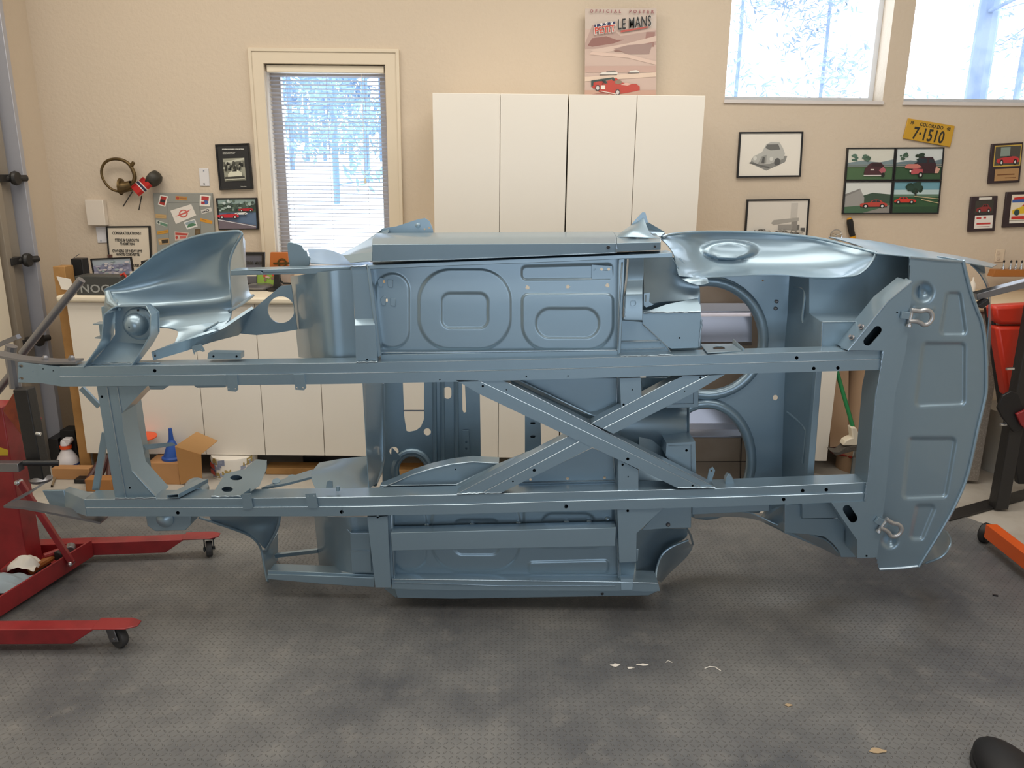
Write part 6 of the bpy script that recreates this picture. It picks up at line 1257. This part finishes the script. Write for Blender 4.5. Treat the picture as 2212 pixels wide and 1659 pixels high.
# outer tail skins
sheet('tail_wing_skin', [[(1893, 548, .23), (1966, 555, .1), (2030, 562, .06), (2080, 567, .06), (2143, 578, .14)], [(1850, 529, .42), (1930, 538, .36), (2020, 551, .34), (2085, 560, .34), (2150, 574, .36)], [(1790, 512, .5), (1880, 520, .55), (1990, 540, .6), (2085, 556, .62), (2153, 572, .6)]], 5, 5, t=.003)
tv = [(2096, 571), (2110, 584), (2122, 600), (2132, 622), (2136, 650), (2136, 690), (2133, 730), (2130, 770)]
tvi = [(2112, 571), (2124, 580), (2128, 598), (2137, 622), (2139, 650), (2140, 690), (2139, 730), (2136, 790)]
MB().grid([[B(x0, y0, .3), B(x1, y1, .42)] for (x0, y0), (x1, y1) in zip([c[:2] for c in cr_pts([(x, y, 0) for x, y in tv], 4)], [c[:2] for c in cr_pts([(x, y, 0) for x, y in tvi], 4)])]).build('tail_panel', PAINT, car, solid=.004, ang=60)
MB().add([B(2094, 565, .2), B(2126, 570, .3), B(2129, 590, .4), B(2112, 584, .4)], [(0, 1, 2, 3)]).build('tail_corner', PAINT, car, solid=.003)
sheet('lower_tail_skin', [[(1978, 1222, .34), (2004, 1186, .36), (2030, 1148, .38), (2040, 1143, .38)], [(1990, 1220, .2), (2020, 1194, .2), (2044, 1166, .22), (2048, 1152, .28)], [(2000, 1216, .08), (2034, 1202, .06), (2052, 1180, .08), (2053, 1164, .16)]], 5, 5, t=.003)
b_ = MB(); b_.tube([B(*p) for p in cr_pts([(2000, 1216, .08), (2034, 1202, .06), (2052, 1180, .08), (2053, 1164, .16), (2045, 1149, .30)], 5)], .005, 8); b_.build('rolled_edge', PAINT, car)
# ================================================================= lower half of the front: fender, tower, footwell
lt = MB(); lt.prism([(314, 1112), (412, 1110), (412, 1134), (400, 1146), (335, 1148), (318, 1136)], YBF + .03, YBF + .15)
lt.build('suspension_tower', PAINT, car, bevel=.003)
MB().lathe(B(357, 1121, .03), (0, -1, 0), [(.034, 0), (.034, .006), (.018, .02), (.006, .024)], 24).build('dome', PAINT, car)
sheet('inner_fender', [[(450, 1108, .12), (500, 1106, .14), (550, 1104, .18), (606, 1100, .26)], [(462, 1130, .16), (508, 1130, .22), (556, 1126, .28), (602, 1120, .32)], [(500, 1143, .22), (532, 1148, .27), (566, 1150, .3), (596, 1144, .34)], [(538, 1156, .28), (556, 1168, .3), (568, 1182, .32), (578, 1186, .34)]], 5, 5, t=.003)
b_ = MB(); b_.tube([B(*p) for p in cr_pts([(604, 1102, .3), (604, 1118, .3), (599, 1141, .31), (586, 1168, .32), (574, 1188, .32)], 4)], .006, 8); b_.tube([B(*p) for p in cr_pts([(430, 1118, .12), (470, 1131, .16), (520, 1149, .24), (540, 1158, .28), (556, 1172, .3), (565, 1190, .32), (570, 1219, .3), (577, 1255, .26)], 4)], .005, 8); b_.build('rolled_edge', PAINT, car)
sheet('fender_end_panel', [[(574, 1188, .32), (586, 1172, .38), (600, 1150, .46)], [(564, 1192, .32), (582, 1195, .4), (600, 1196, .48)], [(570, 1220, .3), (585, 1225, .38), (600, 1228, .46)], [(577, 1256, .26), (588, 1262, .32), (600, 1262, .38)]], 4, 4, t=.003)
MB().prism([(578, 1232), (808, 1241.5), (808, 1249), (578, 1241)], YBF + .12, YBF + .125).prism([(578, 1240), (808, 1248), (809, 1269), (700, 1262), (576, 1251)], YBF + .11, YBF + .2).build('fender_bar', PAINT, car, bevel=.002)
MB().bar(B(596, 1200, .44), B(688, 1189, .4), .02, .016).build('stay_bar', PAINT, car)
sheet('footwell', [[(679, 1112, .40), (695, 1114, .28), (720, 1116, .18), (747, 1117, .13), (772, 1117, .13), (800, 1117, .13)], [(684, 1160, .40), (700, 1164, .28), (726, 1166, .18), (756, 1170, .13), (778, 1170, .13), (806, 1170, .13)], [(690, 1220, .40), (706, 1224, .28), (728, 1230, .18), (752, 1236, .13), (780, 1240, .13), (812, 1242, .13)]], 6, 6, t=.003)
b_ = MB(); b_.prism([(756, 1152), (798, 1152), (802, 1236), (760, 1236)], YBF + .10, YBF + .14); bead(b_, [(750, 1143), (758, 1152), (800, 1152)], .098, .003); bead(b_, [(757, 1190), (800, 1190)], .098, .0016); b_.build('footwell_patch', PAINT, car, bevel=.001)
pr('outrigger', [(793, 1117), (837, 1115), (844, 1269), (811, 1269)], .012, .12, [dot(816, 1116.5, 3)])
# ---- lower floor
SL = [(lambda x, y: sd_rr(x, y, 884, 1160, 37, 72, 36), -.0045, 4.5), (lambda x, y: sd_rr(x, y, 1028, 1150, 96, 84, 66), -.0045, 4.5), (lambda x, y: sd_rr(x, y, 1030, 1160, 48, 38, 16), .004, 4.5),
      (lambda x, y: sd_poly(x, y, [(1150, 1222), (1306, 1218), (1306, 1228), (1150, 1228)], 8), -.0045, 4.5), (lambda x, y: sd_rr(x, y, 1228, 1120, 96, 62, 50), -.0045, 4.5), (lambda x, y: sd_rr(x, y, 1228, 1134, 58, 26, 24), .004, 4.5)]
fll = pressed('floor_panel', [(838, 1106), (1338, 1098), (1340, 1246), (847, 1246)], .084, SL, 2.3)
lf = MB()
lf.prism([(844, 1151), (1331, 1140), (1329, 1180), (847, 1190)], YBF + .0, YBF + .06)
lf.build('floor_crossbar', PAINT, car, bevel=.002)
b_ = MB(); rd = random.Random(9); pts = [(847 + 484 * k / 60, 1144 - 11.0 * k / 60 + rd.uniform(-1.3, 1.3)) for k in range(61)]; bead(b_, pts, .07, .0062)
for x, y in ((922, 1134), (1020, 1133), (1120, 1130), (1224, 1128), (1272, 1127), (1312, 1120)): b_.lathe(B(x, y, .08), (0, -1, .1), [(.012, 0), (.010, .008), (.004, .012)], 7)
b_.build('weld_seam', PAINT, fll)
b_ = MB(); b_.prism([(837, 1112), (849, 1112), (853, 1256), (841, 1262)], YBF + .04, YBF + .1); bead(b_, [(845, 1112), (852, 1250)], .04, .004); b_.build('floor_edge_flange', PAINT, fll, bevel=.002)
b_ = MB(); b_.prism([(1329, 1100), (1339, 1100), (1342, 1258), (1335, 1246)], YBF + .05, YBF + .1); bead(b_, [(1334, 1100), (1336, 1244)], .05, .004); b_.build('floor_edge_flange', PAINT, fll, bevel=.002)
lsl = MB()
lsl.prism([(846, 1244), (1338, 1242), (1421, 1256), (1422, 1263), (1338, 1258), (846, 1252)], YBF + .075, YBF + .13); lsl.prism([(846, 1251), (1338, 1257), (1422, 1259), (1426, 1277), (980, 1275.6), (846, 1272)], YBF + .03, YBF + .13)
bead(lsl, [(846, 1251), (1100, 1254), (1338, 1257.5), (1421, 1260)], .03, .003); bead(lsl, [(850, 1258), (1100, 1266), (1330, 1265)], .028, .002)
lsl.build('sill_flange', PAINT, car, bevel=.0018)
ls2 = MB(); ls2.prism([(852, 1272), (1424, 1276), (1401, 1287), (1312, 1288.5), (980, 1294), (858, 1292)], YBF + .06, YBF + .3)
lsill = ls2.build('sill_box', PAINT, car, bevel=.003)
MB().cyl(B(1301, 1282.5, .0615), B(1301, 1282.5, .058), .0064, 14).build('painted_hole_dark', BLACK, lsill)  # black disc painting the lower sill's hole as dark
MB().add([B(830, 1271, .14), B(856, 1291, .07), B(860, 1276, .08), B(845, 1268, .1)], [(0, 1, 2, 3)]).build('sill_end_cap', PAINT, car, solid=.003)
# rear lower outrigger, gusset, kick up, arch
oo = MB(); oo.hollow([(1333.5, 1101), (1434, 1096), (1404, 1125), (1375, 1152), (1374, 1213), (1338, 1215), (1336, 1160)], YBF + .01, YBF + .11, [dot(1356, 1103.5, 3)])
rows = [[B(1338, 1215, .01), B(1374, 1213, .01)], [B(1340, 1220, .045), B(1372, 1220, .045)], [B(1340, 1242, .06), B(1369, 1242, .06)], [B(1341, 1250, .03), B(1368, 1250, .03)], [B(1342, 1274, .024), B(1366, 1274, .024)]]
oo.grid(rows); oo.grid([[r[0], r[0] + V((0, .06, 0))] for r in rows]); oo.grid([[r[1] + V((0, .06, 0)), r[1]] for r in rows])
oo.build('outrigger', PAINT, car)
pr('spring_hanger_box', [(1430, 1098), (1494, 1092), (1493, 1140), (1436, 1142), (1385, 1146), (1404, 1125)], .07, .2)
MB().lathe(B(1443, 1133, .07), (0, -1, 0), [(.01, 0), (.008, .006), (.004, .009)], 6).build('bolt', STEEL, car)
sheet('kick_up_panel', [[(1372, 1142, .14), (1410, 1142, .17), (1450, 1142, .2), (1484, 1142, .22)], [(1373, 1180, .15), (1405, 1176, .2), (1440, 1166, .24), (1482, 1160, .24)], [(1374, 1230, .14), (1400, 1222, .2), (1420, 1205, .24), (1446, 1186, .26)], [(1372, 1258, .1), (1395, 1250, .15), (1414, 1244, .2), (1422, 1236, .22)]], 5, 5, t=.003)
sheet('wheel_arch', [[(1418, 1252, .1), (1420, 1228, .14), (1430, 1200, .17), (1452, 1182, .18), (1486, 1168, .2)], [(1424, 1256, .18), (1436, 1236, .24), (1452, 1212, .27), (1472, 1192, .28), (1492, 1176, .28)], [(1428, 1258, .3), (1450, 1234, .34), (1478, 1208, .36), (1492, 1190, .36), (1497, 1176, .36)]], 5, 5, t=.003)
b_ = MB(); b_.tube([B(*p) for p in cr_pts([(1416, 1254, .1), (1419, 1228, .135), (1430, 1199, .165), (1452, 1181, .175), (1487, 1167, .19)], 4)], .005, 8); b_.tube([B(1484, 1142, .22), B(1492, 1156, .28), B(1497, 1176, .36)], .005, 8); b_.build('rolled_edge', PAINT, car)
pr('slotted_tab', [(1374, 1186), (1380, 1186), (1378, 1212), (1374, 1213)], .05, .054)
# ================================================================= shackles, aluminium and ply seen inside
def shackle(px, py, tilt, label, w=-.02):
    c = B(px, py, w); e = empty('bow_shackle', c); tag(e, label, 'shackle', 'bow shackles on the rear crossmember')
    s_ = 1.78e-3; rt_ = Matrix.Rotation(tilt, 3, 'Y'); f = lambda x, z: c + rt_ @ V((x * s_, 0, z * s_))
    pts = [(-22, 11), (-12, 11), (-2, 11), (7, 14), (17, 12), (23, 5), (24, -3), (20, -12), (11, -16), (2, -12), (-8, -10), (-22, -11)]
    cc_ = cr_pts([(x, z, 0) for x, z in pts], 4); MB().tube([f(x, z) for x, z, _ in cc_], .0085, 12).build('bow', mat('shackle_steel', 'c2c3c6', .36, .8), e)
    MB().tube([f(-19, -21), f(-19, 16)], .006, 12).tube([f(-19, -23), f(-19, -17)], .010, 6).build('pin', mat('shackle_steel', 'c2c3c6', .36, .8), e, bevel=.001)
    MB().extr([f(-38, 7), f(-14, 8), f(-10, 4), (f(-10, -5)), f(-14, -8), f(-38, -7)], (0, .012, 0)).build('lug', PAINT, e, bevel=.001)
shackle(1988, 684, R(4), 'upper steel bow shackle bolted to the rear crossmember')
shackle(1925, 1140, R(28), 'lower tilted steel bow shackle bolted to the rear crossmember')
yi = YBF + .62
tag(MB().prism([(1484, 600), (1660, 600), (1660, 1044), (1484, 1052)], yi, yi + .012).build('plywood_panel', PLY), 'plywood panel seen through the two round rear openings of the car body', 'panel')
b_ = MB(); rows = [[P(x, y, YBF + w) for x in (1490, 1622 + dx)] for y, w, dx in ((655, .60, 0), (672, .58, 0), (674, .58, 0), (676, .57, 0), (684, .48, 2), (700, .475, 2), (738, .47, 2), (746, .54, 2))]
e = tag(b_.grid(rows).build('aluminium_cover', ALU, solid=.002, ang=25), 'folded aluminium sheet box in front of the plywood in the upper rear opening', 'metal cover')
b_ = MB(); rows = [[P(x, y, YBF + w) for x in (1486, 1592 + dx)] for y, w, dx in ((884, .60, 0), (915, .585, 4), (916, .575, 4), (928, .565, 8), (929, .555, 8), (941, .54, 12), (944, .54, 14), (946, .57, 14))]
tag(b_.grid(rows).build('aluminium_cover', ALU, solid=.002, ang=25), 'folded aluminium flashing in front of the plywood in the lower rear opening', 'metal cover')
b_ = MB()
for y in (997,): b_.prism([(1484, y), (1650, y - 1), (1650, y + .4), (1484, y + 1.4)], yi - .002, yi - .0005)
b_.prism([(1601, 946), (1603, 946), (1600, 1045), (1598, 1045)], yi - .002, yi - .0005)
tag(b_.build('batten_joint', mat('joint_dark', '4a3f38', .8)), 'dark joint lines between plywood boards in the lower rear opening', 'trim')
pr('boot_inner_wall', [(1690, 1086), (1800, 1086), (1852, 1150), (1850, 1200), (1815, 1200), (1690, 1150)], .31, .314)
